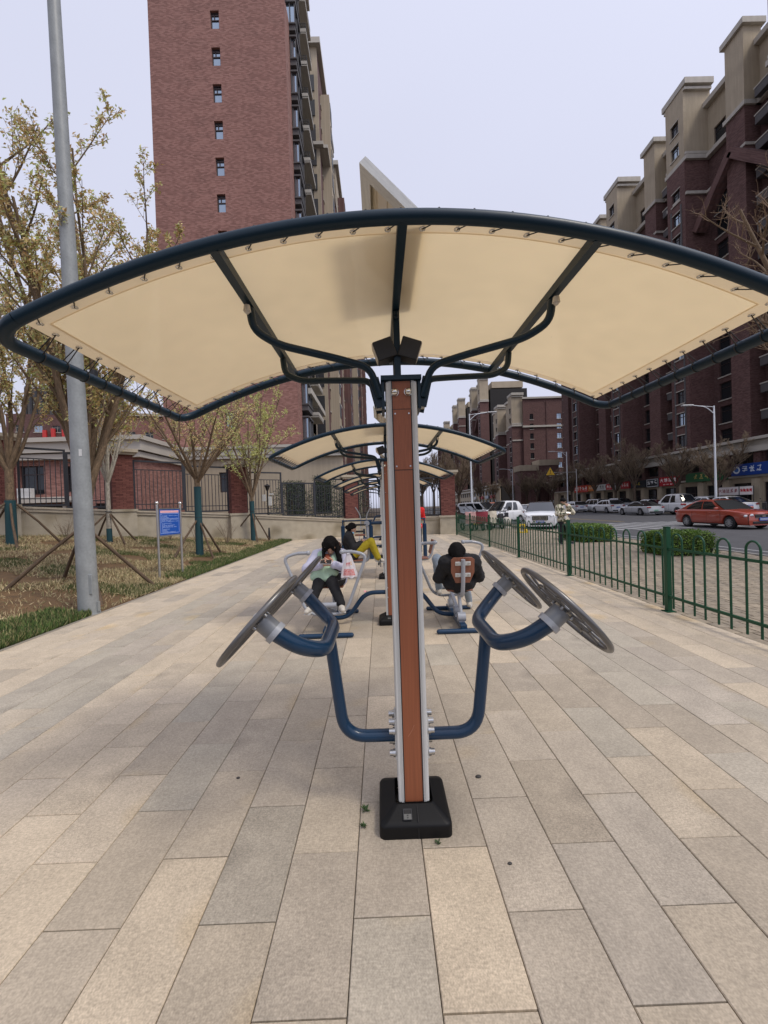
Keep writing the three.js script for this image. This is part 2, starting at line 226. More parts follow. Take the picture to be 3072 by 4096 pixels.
// ---------- canopy shelters with exercise posts ----------
const noiseTex = tex(512, 512, (i, j) => { const u = i / 512, v = j / 512, b = 0.86 + 0.09 * tn(u * 5, v * 5, 5) + 0.06 * tn(u * 24, v * 24, 24, 2) + 0.05 * tn(u * 120, v * 120, 120, 3); return [b, b, b]; });
const clothTex = tex(512, 512, (i, j) => { const u = i / 512, v = j / 512, b = 0.95 + 0.025 * tn(u * 4, v * 4, 4) + 0.02 * tn(u * 16, v * 16, 16, 2) - 0.9 * Math.max(0, tn(u * 60, v * 60, 60, 5) - 0.62); return [b, b * 0.995, b * 0.985]; });
const woodTex = tex(256, 512, (i, j) => { const u = i / 256, v = j / 512, b = 0.86 + 0.12 * tn(u * 60, v * 4, 60) + 0.05 * tn(u * 14, v * 8, 14, 2); return [b, b * 0.985, b * 0.97]; });
const M = {
  teal: mat(0.003, 0.018, 0.032, 0.45, { clearcoat: 0.12, clearcoatRoughness: 0.25, specularIntensity: 0.5 }),
  blue: mat(0.003, 0.028, 0.068, 0.32, { specularIntensity: 0.6, clearcoat: 0.35, clearcoatRoughness: 0.1 }),
  alu: mat(0.78, 0.78, 0.74, 0.55, { map: noiseTex }),
  greyPaint: mat(0.30, 0.315, 0.34, 0.38, { clearcoat: 0.4, clearcoatRoughness: 0.2 }),
  hub: mat(0.17, 0.18, 0.19, 0.4, { clearcoat: 0.3 }),
  wheel: mat(0.20, 0.195, 0.19, 0.32, { metalness: 0.55, map: noiseTex }),
  brown: mat(0.36, 0.115, 0.048, 0.55, { map: woodTex }),
  membrane: mat(0.90, 0.73, 0.455, 0.95, { transmission: 0.5, thickness: 0, map: clothTex, side: THREE.DoubleSide }),
  hem: mat(0.86, 0.69, 0.44, 0.95, { transmission: 0.40, thickness: 0, map: clothTex, side: THREE.DoubleSide }),
  rubber: mat(0.006, 0.006, 0.0063, 0.5, { specularIntensity: 0.45, sheen: 0, map: noiseTex, bumpMap: graniteBump, bumpScale: 0.0015 }),
  chrome: mat(0.72, 0.70, 0.66, 0.12, { metalness: 1 }),
  steel: mat(0.5, 0.5, 0.49, 0.3, { metalness: 0.9 }),
  black: mat(0.012, 0.012, 0.013, 0.5), dark: mat(0.03, 0.032, 0.036, 0.55),
  cord: mat(0.04, 0.035, 0.03, 0.8), white: mat(0.72, 0.72, 0.70, 0.5, { map: noiseTex }),
  panelBack: mat(0.62, 0.57, 0.49, 0.6), cell: mat(0.01, 0.014, 0.035, 0.12, { clearcoat: 1 }), scratch: mat(0.5, 0.22, 0.13, 0.7)
};
const CW = 1.44, CD = 0.675, SAG = 0.36, APEX = 2.585; // canopy half width, half depth, sagitta, apex height
const archY = x => APEX - SAG * (x / CW) ** 2;
function makeShelter() {
  const t = thing('canopy_shelter', '', 'shelter', [0.122, 0, -2.045], 0, 'canopy shelters in a row');
  // base cover in two halves with a rounded edge
  const cov = s => {
    const w = 0.352, pts = []; const ring = (h, r, y) => { const q = []; for (let k = 0; k <= 6; k++) { const a = k / 6 * Math.PI / 2; q.push([h - r + r * Math.sin(a), h - r + r * Math.cos(a)]); } const full = []; for (const [sx, sz] of [[1, 1], [1, -1], [-1, -1], [-1, 1]]) { const qq = sx * sz > 0 ? q : [...q].reverse(); for (const p of qq) full.push([p[0] * sx, y, p[1] * sz]); } return full; };
    const rings = [ring(w / 2, 0.03, 0), ring(w / 2, 0.03, 0.052), ring(w / 2 - 0.006, 0.03, 0.064), ring(w / 2 - 0.022, 0.028, 0.074), ring(0.098, 0.02, 0.112), ring(0.092, 0.016, 0.116), ring(0.092, 0.016, 0.06)];
    const n = rings[0].length, pos = [], idx = []; for (const r of rings) for (const p of r) pos.push(...p);
    for (let i = 0; i < rings.length - 1; i++) for (let k = 0; k < n; k++) { const a = i * n + k, b = i * n + (k + 1) % n; idx.push(a, a + n, b, b, a + n, b + n); }
    const g = new THREE.BufferGeometry(); g.setAttribute('position', new THREE.Float32BufferAttribute(pos, 3)); g.setIndex(idx); g.computeVertexNormals(); return g;
  };
  const cv = part('base_cover', [cov()], M.rubber, t);
  part('cover_seam', [box(0.003, 0.002, 0.075, 0.012, 0.094, 0.134, 0.45), box(0.003, 0.05, 0.003, 0.012, 0.027, 0.1765)], M.black, cv);
  const so = part('socket_frame', [box(0.036, 0.003, 0.005, -0.026, 0.0, -0.022), box(0.036, 0.003, 0.005, -0.026, 0.0, 0.022), box(0.004, 0.003, 0.048, -0.0455, 0.0, 0), box(0.004, 0.003, 0.048, -0.0065, 0.0, 0)], M.dark, cv);
  so.position.set(-0.012, 0.0925, 0.139); so.rotation.x = 0.45;
  const pl = part('socket', [box(0.036, 0.002, 0.024, -0.026, 0.001, 0.010)], mat(0.12, 0.12, 0.11, 0.6), cv); pl.position.copy(so.position); pl.rotation.copy(so.rotation);
  const hol = part('socket_holes', [box(0.007, 0.003, 0.004, -0.026, 0.0015, 0.005), box(0.007, 0.003, 0.004, -0.026, 0.0015, 0.015), box(0.032, 0.003, 0.016, -0.026, 0.0005, -0.012)], M.black, cv); hol.position.copy(so.position); hol.rotation.copy(so.rotation);
  // post: ribbed aluminium side profiles and brown infill panels
  const post = part('post', [box(0.11, 2.16, 0.16, 0, 1.14, 0)], M.dark, t);
  for (const s of [-1, 1]) {
    const L = []; for (const sz of [-1, 1]) { L.push(rbox(0.028, 2.1, 0.030, 0.009, s * 0.063, 1.16, sz * 0.073, 2)); for (let k = 0; k < 3; k++) L.push(box(0.0022, 2.1, 0.003, s * (0.0515 + k * 0.0042), 1.16, sz * 0.0889)); }
    L.push(rbox(0.02, 2.1, 0.1, 0.006, s * 0.066, 1.16, 0, 2)); part('side_profile', L, M.alu, post);
  }
  for (const s of [-1, 1]) {
    part('infill_panel', [rbox(0.089, 1.66, 0.008, 0.002, 0, 0.94, s * 0.078, 1)], M.brown, post); // lower
    part('access_panel', [rbox(0.089, 0.298, 0.009, 0.002, 0, 1.922, s * 0.0795, 1)], M.brown, post);
    part('infill_panel', [rbox(0.089, 0.136, 0.008, 0, 0, 2.142, s * 0.078, 1)], M.brown, post);
    for (const [x, y] of [[-0.034, 2.05], [0.034, 2.05], [-0.034, 1.79], [0.034, 1.79]]) part('screw', cyl(0.0045, 0.004, 0.004, x, y, s * 0.0855, 8, Math.PI / 2), M.steel, post);
    for (const x of [-0.0335, 0.0335]) part('dome_nut', [sph(0.0185, x, 2.155, s * 0.092, 14), cyl(0.02, 0.02, 0.01, x, 2.155, s * 0.083, 16, Math.PI / 2)], M.chrome, post);
    if (s > 0) part('scratch', tube([[-0.02, 0.44, 0.0824], [0.004, 0.475, 0.0824], [0.006, 0.484, 0.0824], [0.012, 0.497, 0.0824]], 0.0009, 4), M.scratch, post);
  }
  // head plate and arms
  const hd = part('head_bracket', [box(0.2, 0.022, 0.2, 0, 2.225, 0), box(0.014, 0.15, 0.16, 0.09, 2.15, 0), box(0.014, 0.15, 0.16, -0.09, 2.15, 0), beam([0.1, 2.09, 0.06], [0.135, 2.235, 0.06], 0.014, 0.05), beam([-0.1, 2.09, 0.06], [-0.135, 2.235, 0.06], 0.014, 0.05), beam([0.1, 2.09, -0.06], [0.135, 2.235, -0.06], 0.014, 0.05), beam([-0.1, 2.09, -0.06], [-0.135, 2.235, -0.06], 0.014, 0.05)], M.teal, t);
  for (const s of [-1, 1]) for (const sz of [-1, 1]) part('bolt', [cyl(0.017, 0.017, 0.035, s * 0.11, 2.115, sz * 0.045, 6, 0, Math.PI / 2)], M.panelBack, hd);
  for (const s of [-1, 1]) for (const sz of [-1, 1]) {
    part('arm', tube(filletPath([[s * 0.105, 2.135, sz * 0.07], [s * 0.15, 2.275, sz * 0.10], [s * 0.3, 2.30, sz * 0.16], [s * 0.56, 2.335, sz * 0.255], [s * 0.655, 2.39, sz * 0.29], [s * 0.665, archY(0.665) - 0.03, sz * 0.295]], 0.055, 5), 0.0175, 12), M.teal, t);
    part('arm_nut', [cyl(0.017, 0.013, 0.026, s * 0.665, archY(0.665) - 0.048, sz * 0.335, 6), sph(0.012, s * 0.665, archY(0.665) - 0.061, sz * 0.335, 8)], M.panelBack, t);
  }
  part('strut', [box(0.032, APEX - 2.235 - 0.02, 0.042, -0.014, (APEX + 2.22) / 2, 0.06), box(0.032, APEX - 2.235 - 0.02, 0.042, -0.014, (APEX + 2.22) / 2, -0.06), cyl(0.014, 0.012, 0.02, -0.014, APEX - 0.05, 0.092, 6), sph(0.01, -0.014, APEX - 0.063, 0.092, 8)], M.teal, t);
  for (const s of [-1, 1]) { // two flood lamps on the strut
    const l = new THREE.Group(); l.name = 'flood_lamp'; l.position.set(-0.014 + s * 0.026, 2.40, 0.06); l.rotation.z = s * -0.32; t.add(l);
    part('lamp_body', [rbox(0.098, 0.098, 0.08, 0.006, s * 0.044, -0.02, 0)], M.black, l); part('lamp_glass', [box(0.004, 0.086, 0.068, s * 0.0945, -0.02, 0)], M.panelBack, l);
  }
  // frame: rounded rectangular arch
  const fr = []; const N = 40, rC = 0.1;
  const loop = []; for (let i = 0; i <= N; i++) { const x = -CW + rC + (2 * CW - 2 * rC) * i / N; loop.push([x, archY(x), CD]); }
  const corner = (sx, sz, rev) => { const q = []; for (let k = 1; k < 7; k++) { const a = k / 7 * Math.PI / 2, x = CW - rC + rC * Math.sin(a), z = CD - rC + rC * Math.cos(a); q.push([sx * x, archY(x), sz * z]); } return rev ? q.reverse() : q; };
  loop.push(...corner(1, 1)); for (let k = 0; k <= 6; k++) loop.push([CW, archY(CW), (CD - rC) * (1 - k / 3)]); loop.push(...corner(1, -1, true));
  for (let i = N; i >= 0; i--) { const x = -CW + rC + (2 * CW - 2 * rC) * i / N; loop.push([x, archY(x), -CD]); }
  loop.push(...corner(-1, -1)); for (let k = 0; k <= 6; k++) loop.push([-CW, archY(CW), -(CD - rC) * (1 - k / 3)]); loop.push(...corner(-1, 1, true)); loop.push(loop[0]);
  const frame = part('roof_frame', tube(loop, 0.0245, 14, false), M.teal, t);
  for (const x of [-0.665, -0.014, 0.665]) part('rib', beam([x, archY(x) - 0.006, -CD], [x, archY(x) - 0.006, CD], 0.034, 0.036), M.teal, frame);
  // membrane with hem, eyelets and cord
  const hw = 0.05, mw = CW - 0.085, md = CD - 0.052, off = 0.016;
  const my = (x, z) => archY(x) + off - 0.012 * (1 - (x / mw) ** 2 * 0.3) * (0.5 + 0.5 * Math.cos(x * 9.4)) * (1 - (z / md) ** 2) * 0.6;
  const mem = part('membrane', grid((u, v) => { const x = (mw - hw + 0.006) * (2 * u - 1), z = (md - hw + 0.006) * (1 - 2 * v); return [x, my(x, z), z, x / 1.4 + 0.3, z / 1.4]; }, 60, 16), M.membrane, t);
  part('hem', [grid((u, v) => { const x = -mw + 2 * mw * u, z = md - hw * v; return [x, my(x, z) - 0.003, z, x, z]; }, 60, 1), grid((u, v) => { const x = -mw + 2 * mw * u, z = -md + hw * v; return [x, my(x, z) - 0.003, z, x, z]; }, 60, 1), grid((u, v) => { const x = mw - hw * u, z = (md - hw) * (1 - 2 * v); return [x, my(x, z) - 0.003, z, x, z]; }, 1, 8), grid((u, v) => { const x = -mw + hw * u, z = (md - hw) * (1 - 2 * v); return [x, my(x, z) - 0.003, z, x, z]; }, 1, 8)], M.hem, mem);
  const eye = new THREE.TorusGeometry(0.0095, 0.003, 6, 12).rotateX(Math.PI / 2), cord = [], knots = [];
  const lace = (x, z, dx, dz, k) => {
    const e = mesh('eyelet', eye, M.chrome, mem), y = my(x, z); e.position.set(x, y - 0.006, z);
    const fx = dx ? Math.sign(dx) * CW : x + dx * 0 + (k % 2 ? 0.05 : 0.045), fz = dz ? Math.sign(dz) * CD : z - 0.05, fy = archY(Math.min(CW, Math.abs(fx)));
    cord.push(tube([[x, y - 0.007, z], [(x + fx) / 2, (y + fy) / 2 - 0.01, (z + fz) / 2], [fx, fy - 0.012, fz]], 0.0022, 5, false)); cord.push(tube([[x, y + 0.004, z], [fx, fy + 0.026, fz]], 0.0022, 5, false));
    knots.push([fx, fy, fz, !!dz]);
  };
  for (let i = 0; i < 22; i++) { const x = -mw + 0.03 + (2 * mw - 0.06) * i / 21; lace(x, md - 0.022, 0, 1, i); lace(x, -md + 0.022, 0, -1, i); }
  for (let i = 0; i < 10; i++) { const z = (md - 0.1) * (1 - 2 * i / 9); lace(mw - 0.022, z, 1, 0, i); lace(-mw + 0.022, z, -1, 0, i); }
  part('lacing_cord', cord, M.cord, mem);
  part('cord_loop', knots.map(([x, y, z, along]) => along ? sph(0.006, x, y + 0.026, z, 6) : new THREE.TorusGeometry(0.0262, 0.002, 5, 14).rotateY(along ? Math.PI / 2 : 0).translate(x, y, z)), M.cord, frame);
  // solar panel tilted on the roof
  const sp = new THREE.Group(); sp.name = 'solar_panel'; sp.position.set(0.0, 2.69, 0.31); sp.rotation.z = -0.80; t.add(sp);
  part('panel_frame', [box(0.31, 0.032, 0.03, -0.055, 0, 0.285), box(0.31, 0.032, 0.03, -0.055, 0, -0.285), box(0.03, 0.032, 0.54, -0.195, 0, 0), box(0.03, 0.032, 0.54, 0.085, 0, 0), box(0.28, 0.004, 0.022, -0.055, -0.0142, 0.26), box(0.022, 0.004, 0.5, -0.17, -0.0142, 0)], M.alu, sp);
  part('panel_backing', [box(0.25, 0.006, 0.54, -0.055, 0.004, 0), ...[...Array(4)].map((_, i) => box(0.003, 0.003, 0.53, -0.14 + i * 0.055, -0.0005, 0))], M.panelBack, sp);
  part('solar_cells', [box(0.25, 0.006, 0.54, -0.055, 0.0115, 0)], M.cell, sp);
  part('panel_mount', tube(filletPath([[-0.014, APEX + 0.01, 0.2], [-0.014, 2.64, 0.2], [-0.07, 2.70, 0.2]], 0.03, 4), 0.014), M.teal, t);
  return t;
}
const shelterNames = ['nearest canopy shelter, its brown and white post in the middle of the picture', 'second canopy shelter behind the nearest post', 'third canopy shelter along the row of posts', 'fourth canopy shelter along the row of posts', 'fifth canopy shelter along the row, next to last before the wall', 'farthest canopy shelter just before the brick pillar'];
const shelter0 = makeShelter(); shelter0.userData.label = shelterNames[0];
const PZ = k => -2.045 - 3.42 * k;
for (let k = 1; k < 6; k++) copyOf(shelter0, shelterNames[k], [0.122 - 0.012 * k, 0, PZ(k)]);

// pairs of spinning wheels bolted to the nearest post
function wheelTrainer(s, label) {
  const t = thing('wheel_trainer', label, 'exercise machine', [0.122, 0, -2.045], 0, 'wheel trainers on the nearest post');
  part('support_tube', tube(filletPath([[s * 0.075, 0.405, 0], [s * 0.345, 0.405, 0], [s * 0.405, 0.92, 0]], 0.12, 8), 0.031, 16), M.blue, t);
  part('mounting_plate', [box(0.008, 0.2, 0.13, s * 0.081, 0.415, 0)], M.alu, t);
  for (const [y, z] of [[0.49, 0.03], [0.455, 0.055], [0.345, 0.055], [0.345, -0.05], [0.49, -0.05]]) part('bolt', [cyl(0.019, 0.019, 0.012, s * 0.09, y, z, 6, 0, Math.PI / 2), cyl(0.0145, 0.0145, 0.02, s * 0.104, y, z, 14, 0, Math.PI / 2)], M.steel, t);
  const y0 = 0.93, xc = s * 0.405;
  part('fork_tube', tube(filletPath([[s * 0.59, 1.07, 0.355], [s * 0.50, 0.99, 0.31], [xc, y0, 0.20], [xc, y0, -0.20], [s * 0.50, 0.99, -0.31], [s * 0.59, 1.07, -0.355]], [0.1, 0.13, 0.13, 0.1], 10), 0.0365, 20), M.blue, t);
  for (const sz of [1, -1]) {
    const ax = V(s * 0.74, 0.67, 0).normalize(), c0 = V(s * 0.575, 1.056, sz * 0.352);
    const hubG = new THREE.Group(); hubG.name = 'hub'; hubG.position.copy(c0); hubG.quaternion.setFromUnitVectors(V(0, 1, 0), ax); t.add(hubG);
    part('collar', [cyl(0.05, 0.05, 0.026, 0, 0.018, 0, 24), cyl(0.006, 0.006, 0.104, 0, 0.018, 0, 10, Math.PI / 2)], M.greyPaint, hubG);
    part('bearing', [cyl(0.043, 0.043, 0.07, 0, 0.06, 0, 24)], M.hub, hubG);
    const w = new THREE.Group(); w.name = 'wheel'; w.position.copy(c0).addScaledVector(ax, 0.108); w.quaternion.copy(hubG.quaternion); t.add(w);
    part('rim', new THREE.TorusGeometry(0.225, 0.0125, 12, 56).rotateX(Math.PI / 2), M.wheel, w);
    const sp = []; for (let k = 0; k < 12; k++) { const a = k / 12 * 2 * Math.PI, b = a + 0.32; sp.push(tube([[Math.cos(a) * 0.05, 0, Math.sin(a) * 0.05], [Math.cos(b) * 0.135, -0.003, Math.sin(b) * 0.135], [Math.cos(a) * 0.222, 0, Math.sin(a) * 0.222]], 0.006, 6)); }
    part('spoke', sp, M.wheel, w); part('rim_ring', new THREE.TorusGeometry(0.135, 0.006, 6, 40).rotateX(Math.PI / 2), M.wheel, w);
    part('hub_plate', [cyl(0.062, 0.062, 0.006, 0, 0, 0, 24)], M.wheel, w);
    part('cap', [sph(0.026, 0, 0.008, 0, 14, 1, 0.8, 1), cyl(0.028, 0.028, 0.012, 0, 0.004, 0, 16)], mat(0.55, 0.57, 0.6, 0.3), w);
    part('fixing_nut', [...Array(4)].map((_, k) => cyl(0.008, 0.008, 0.02, Math.cos(k * 1.571 + 0.6) * 0.048, -0.008, Math.sin(k * 1.571 + 0.6) * 0.048, 6)), M.steel, w);
  }
  return t;
}
wheelTrainer(-1, 'pair of grey spinning wheels on the left of the nearest post, blue forked tube');
wheelTrainer(1, 'pair of grey spinning wheels on the right of the nearest post, blue forked tube');
// ---------- green hooped fence ----------
{
  const green = mat(0.005, 0.055, 0.024, 0.45, { clearcoat: 0.12, specularIntensity: 0.6, clearcoatRoughness: 0.2 });
  const f = thing('metal_fence', 'low green metal fence of hooped bars between the exercise ground and the street', 'fence', [4.0, 0, 0]);
  const zs = [0.35, -2.58, -5.5, -8.42, -11.5, -14.6, -17.7, -20.9];
  const postG = merge([box(0.062, 1.18, 0.062, 0, 0.59, 0), box(0.07, 0.012, 0.07, 0, 1.186, 0), box(0.13, 0.01, 0.13, 0, 0.005, 0)]);
  zs.forEach(z => { mesh('post', postG, green, f).position.z = z; });
  const hoop = (() => { const p = [[0, 0.06, 0.085], [0, 1.0, 0.085]]; for (let k = 1; k < 10; k++) { const a = k / 10 * Math.PI; p.push([0, 1.0 + 0.095 * Math.sin(a), 0.085 * Math.cos(a)]); } p.push([0, 1.0, -0.085], [0, 0.06, -0.085]); return tube(p, 0.0125, 8); })();
  for (let i = 0; i < zs.length - 1; i++) {
    const L = zs[i] - zs[i + 1];
    part('rail', box(0.034, 0.03, L - 0.064, 0, 0.885, (zs[i] + zs[i + 1]) / 2), green, f); part('rail', box(0.034, 0.03, L - 0.064, 0, 0.215, (zs[i] + zs[i + 1]) / 2), green, f);
    const n = Math.round(L / 0.345); for (let k = 0; k < n; k++) { const h = mesh('hooped_bar', hoop, green, f); h.position.set(rr(-0.002, 0.002), 0, zs[i] - (k + 0.5) * L / n); h.rotation.x = rr(-0.006, 0.006); }
  }
}
// ---------- clipped hedges ----------
const leafShape = (() => { const g = new THREE.BufferGeometry(); g.setAttribute('position', new THREE.Float32BufferAttribute([0, 0, 0, 0.4, 0.12, 0.35, 0, 0.05, 1, -0.4, 0.12, 0.35], 3)); g.setAttribute('uv', new THREE.Float32BufferAttribute([0.5, 0, 1, 0.4, 0.5, 1, 0, 0.4], 2)); g.setIndex([0, 1, 2, 0, 2, 3]); g.computeVertexNormals(); return g; })();
function scatter(name, n, m, parent, place, colors) { // many little leaves that nobody could count
  const o = new THREE.InstancedMesh(leafShape, m, n), d = new THREE.Object3D(), c = new THREE.Color(); o.name = name; o.castShadow = o.receiveShadow = true; o.userData = { kind: 'stuff' };
  for (let i = 0; i < n; i++) { place(d, i); d.updateMatrix(); o.setMatrixAt(i, d.matrix); const q = colors[Math.floor(rnd() * colors.length)], k = rr(0.8, 1.2); o.setColorAt(i, c.setRGB(q[0] * k, q[1] * k, q[2] * k)); }
  parent.add(o); return o;
}
const leafMat = mat(1, 1, 1, 0.6, { transmission: 0.3, thickness: 0, side: THREE.DoubleSide });
function hedge(x0, x1, z0, z1, h, label) {
  const t = thing('hedge', label, 'hedge', [(x0 + x1) / 2, 0, (z0 + z1) / 2], 0, 'clipped hedges by the kerb'), w = x1 - x0, l = z0 - z1;
  part('core', rbox(w * 0.86, h * 0.86, l * 0.9, 0.14, 0, h * 0.45, 0), mat(0.012, 0.02, 0.006, 0.95), t);
  scatter('foliage', 9000, leafMat, t, d => {
    const f = rnd(); let x = rr(-1, 1), y = rr(0, 1), z = rr(-1, 1); if (f < 0.4) y = 1; else if (f < 0.7) x = rnd() < 0.8 ? -1 : 1; else z = rnd() < 0.8 ? 1 : -1;
    const b = 0.05 * noise.noise(x * w * 3, y * 3, z * l * 3), e = 1 - 0.1 * (Math.max(0, Math.abs(x) + Math.abs(z) + y - 2));
    d.position.set(x * w * 0.47 * e + b, y * h * 0.94 * e + b + 0.03, z * l * 0.48 * e + b).add(V(rr(-0.04, 0.04), rr(-0.04, 0.04), rr(-0.04, 0.04))); d.rotation.set(rr(-1.5, 0.6), rr(0, 6.3), rr(-0.7, 0.7)); d.scale.setScalar(rr(0.025, 0.055));
  }, [[0.10, 0.20, 0.018], [0.16, 0.27, 0.025], [0.05, 0.11, 0.012], [0.22, 0.33, 0.04]]);
}
hedge(7.75, 9.2, -10.6, -11.9, 0.62, 'clipped green hedge nearest the camera, behind the green fence by the road');
hedge(7.6, 9.0, -14.9, -17.0, 0.62, 'farther clipped green hedge behind the standing person by the road');

// ---------- tall grey lamp column at the lawn's edge ----------
{
  const t = thing('lamp_column', 'tall tapered grey lamp column standing at the edge of the lawn', 'lamp post', [-4.82, 0, -6.5]);
  const m = mat(0.34, 0.36, 0.355, 0.5, { clearcoat: 0.08, clearcoatRoughness: 0.4, map: noiseTex });
  part('shaft', tube([[0, -0.05, 0], [-0.03, 3, 0.02], [-0.07, 7, 0.05], [-0.13, 12.5, 0.1]], [0.147, 0.075], 28), m, t);
  part('inspection_door', [rbox(0.11, 0.32, 0.02, 0.008, 0.09, 0.5, 0.1)], m, t); part('foot_plate', [cyl(0.165, 0.16, 0.02, 0, 0.015, 0, 24), box(0.03, 0.16, 0.05, 0.155, 0.12, 0.0)], m, t);
  part('paper_scrap', box(0.04, 0.11, 0.004, 0.052, 2.62, 0.118, 0, 0.45), M.white, t);
  const c = part('control_box', [rbox(0.13, 0.14, 0.1, 0.01, 0.21, 3.9, 0), box(0.1, 0.03, 0.05, 0.12, 3.86, 0)], M.black, t); part('box_label', box(0.035, 0.04, 0.004, 0.185, 3.94, 0.052), M.white, c);
  part('lamp_arm', tube([[-0.13, 12.3, 0.1], [0.6, 12.9, 0.1], [1.4, 13.1, 0.1]], 0.03, 10), m, t); part('lantern', [rbox(0.7, 0.1, 0.26, 0.04, 1.7, 13.1, 0.1)], m, t);
}
// ---------- blue notice board ----------
{
  const t = thing('notice_board', 'blue notice board with white text on two chrome posts in the lawn', 'notice board', [-5.17, lawnY(-5.17, -9.7), -9.73], 1.36);
  for (const s of [-1, 1]) { const p = part('post', [cyl(0.027, 0.027, 1.78, s * 0.385, 0.85, 0, 14)], M.steel, t); part('finial', [sph(0.042, s * 0.385, 1.79, 0, 14), cyl(0.03, 0.03, 0.014, s * 0.385, 1.745, 0, 14)], M.chrome, p); }
  part('frame', [box(0.745, 0.03, 0.035, 0, 1.655, 0), box(0.745, 0.03, 0.035, 0, 1.005, 0), box(0.03, 0.62, 0.035, -0.357, 1.33, 0), box(0.03, 0.62, 0.035, 0.357, 1.33, 0)], M.steel, t);
  const print = canvasTex(512, 460, (g, w, h) => { // illegible rows of small white text under a red and white heading
    g.fillStyle = '#1450a8'; g.fillRect(0, 0, w, h); g.fillStyle = '#f0d0d4'; g.fillRect(26, 20, 460, 42); g.fillStyle = '#d22a3a'; for (let i = 0; i < 19; i++) { g.fillRect(32 + i * 24, 28, 15, 4); g.fillRect(32 + i * 24, 40, 15, 4); g.fillRect(36 + i * 24, 26, 4, 30); g.fillRect(30 + i * 24, 50, 18, 4); }
    g.strokeStyle = '#cfe0ff'; g.lineWidth = 4; g.strokeRect(24, 78, 464, 350); g.fillStyle = '#dfe9ff'; const rows = [90, 460, 190, 230, 470, 470, 280, 470, 60, 310, 110, 360, 300, 400, 60, 230, 150, 180, 380];
    rows.forEach((r, i) => { for (let x = 0; x < r - 46; x += 11) { if (rnd() < 0.1) continue; g.fillRect(40 + x + (i > 8 ? 20 : 0), 92 + i * 17.5, 8, 3); g.fillRect(42 + x + (i > 8 ? 20 : 0), 98 + i * 17.5, 7, 2.5); } });
  });
  part('board', [box(0.69, 0.62, 0.02, 0, 1.33, 0)], mat(0.02, 0.09, 0.33, 0.4), t);
  const face = part('board_face', new THREE.PlaneGeometry(0.684, 0.615).translate(0, 1.33, 0.0125), mat(1, 1, 1, 0.4, { map: print }), t);
}
// ---------- boundary wall with brick pillars and railings ----------
const brickTex = (() => { const W = 512, H = 512; return tex(W, H, (i, j) => { // 1.2 m x 0.6 m of running-bond brick, too far off to tell piece from piece
  const r = Math.floor(j / H * 10), y = (j / H * 10) % 1, x = ((i / W * 5 + (r % 2) * 0.5) % 5), c = Math.floor(x), u = x % 1, m = y < 0.14 || u < 0.05; const h = Math.abs(Math.sin((r * 37.7 + c * 91.3) * 12.9898) * 43758.5453) % 1; const b = 0.72 + 0.28 * h + 0.12 * tn(i / W * 80, j / H * 80, 80);
  return m ? [0.62, 0.55, 0.5] : [b, b * (0.9 + 0.1 * h), b * (0.92 + 0.08 * h)]; }); })();
brickTex.repeat.set(1 / 1.2, 1 / 0.6);
const M2 = {
  pillarBrick: mat(0.20, 0.074, 0.055, 0.85, { map: brickTex, bumpMap: brickTex, bumpScale: 0.004 }),
  stucco: (() => { const t = tex(512, 512, (i, j) => { const u = i / 512, v = j / 512, s = Math.max(0, tn(u * 5, v * 5, 5, 3) - 0.12), b = 0.86 + 0.07 * tn(u * 14, v * 14, 14) + 0.04 * tn(u * 90, v * 90, 90, 2) - 0.55 * s; return [b, b * (1 - 0.06 * s), b * (1 - 0.22 * s)]; }); t.repeat.set(0.28, 0.3); return mat(0.56, 0.49, 0.365, 0.9, { map: t }); })(),
  coping: mat(0.60, 0.52, 0.39, 0.85, { map: noiseTex }), iron: mat(0.022, 0.024, 0.03, 0.5)
};
const wallN = [[4.17, -22.0, -0.02, 1.0], [-1.69, -22.8, -0.04, 0.98], [-7.0, -19.5, 0.22, 1.5], [-10.7, -16.5, 0.62, 1.82], [-13.25, -14.0, 0.98, 2.07], [-16.2, -11.0, 1.3, 2.4]];
function uvBox(w, h, d, x, y, z) { const g = box(w, h, d, x, y, z), p = g.attributes.position, n = g.attributes.normal, u = g.attributes.uv; for (let i = 0; i < p.count; i++) { const ny = Math.abs(n.getY(i)), nx = Math.abs(n.getX(i)); u.setXY(i, nx > 0.5 ? p.getZ(i) : p.getX(i), ny > 0.5 ? p.getZ(i) : p.getY(i)); } return g; }
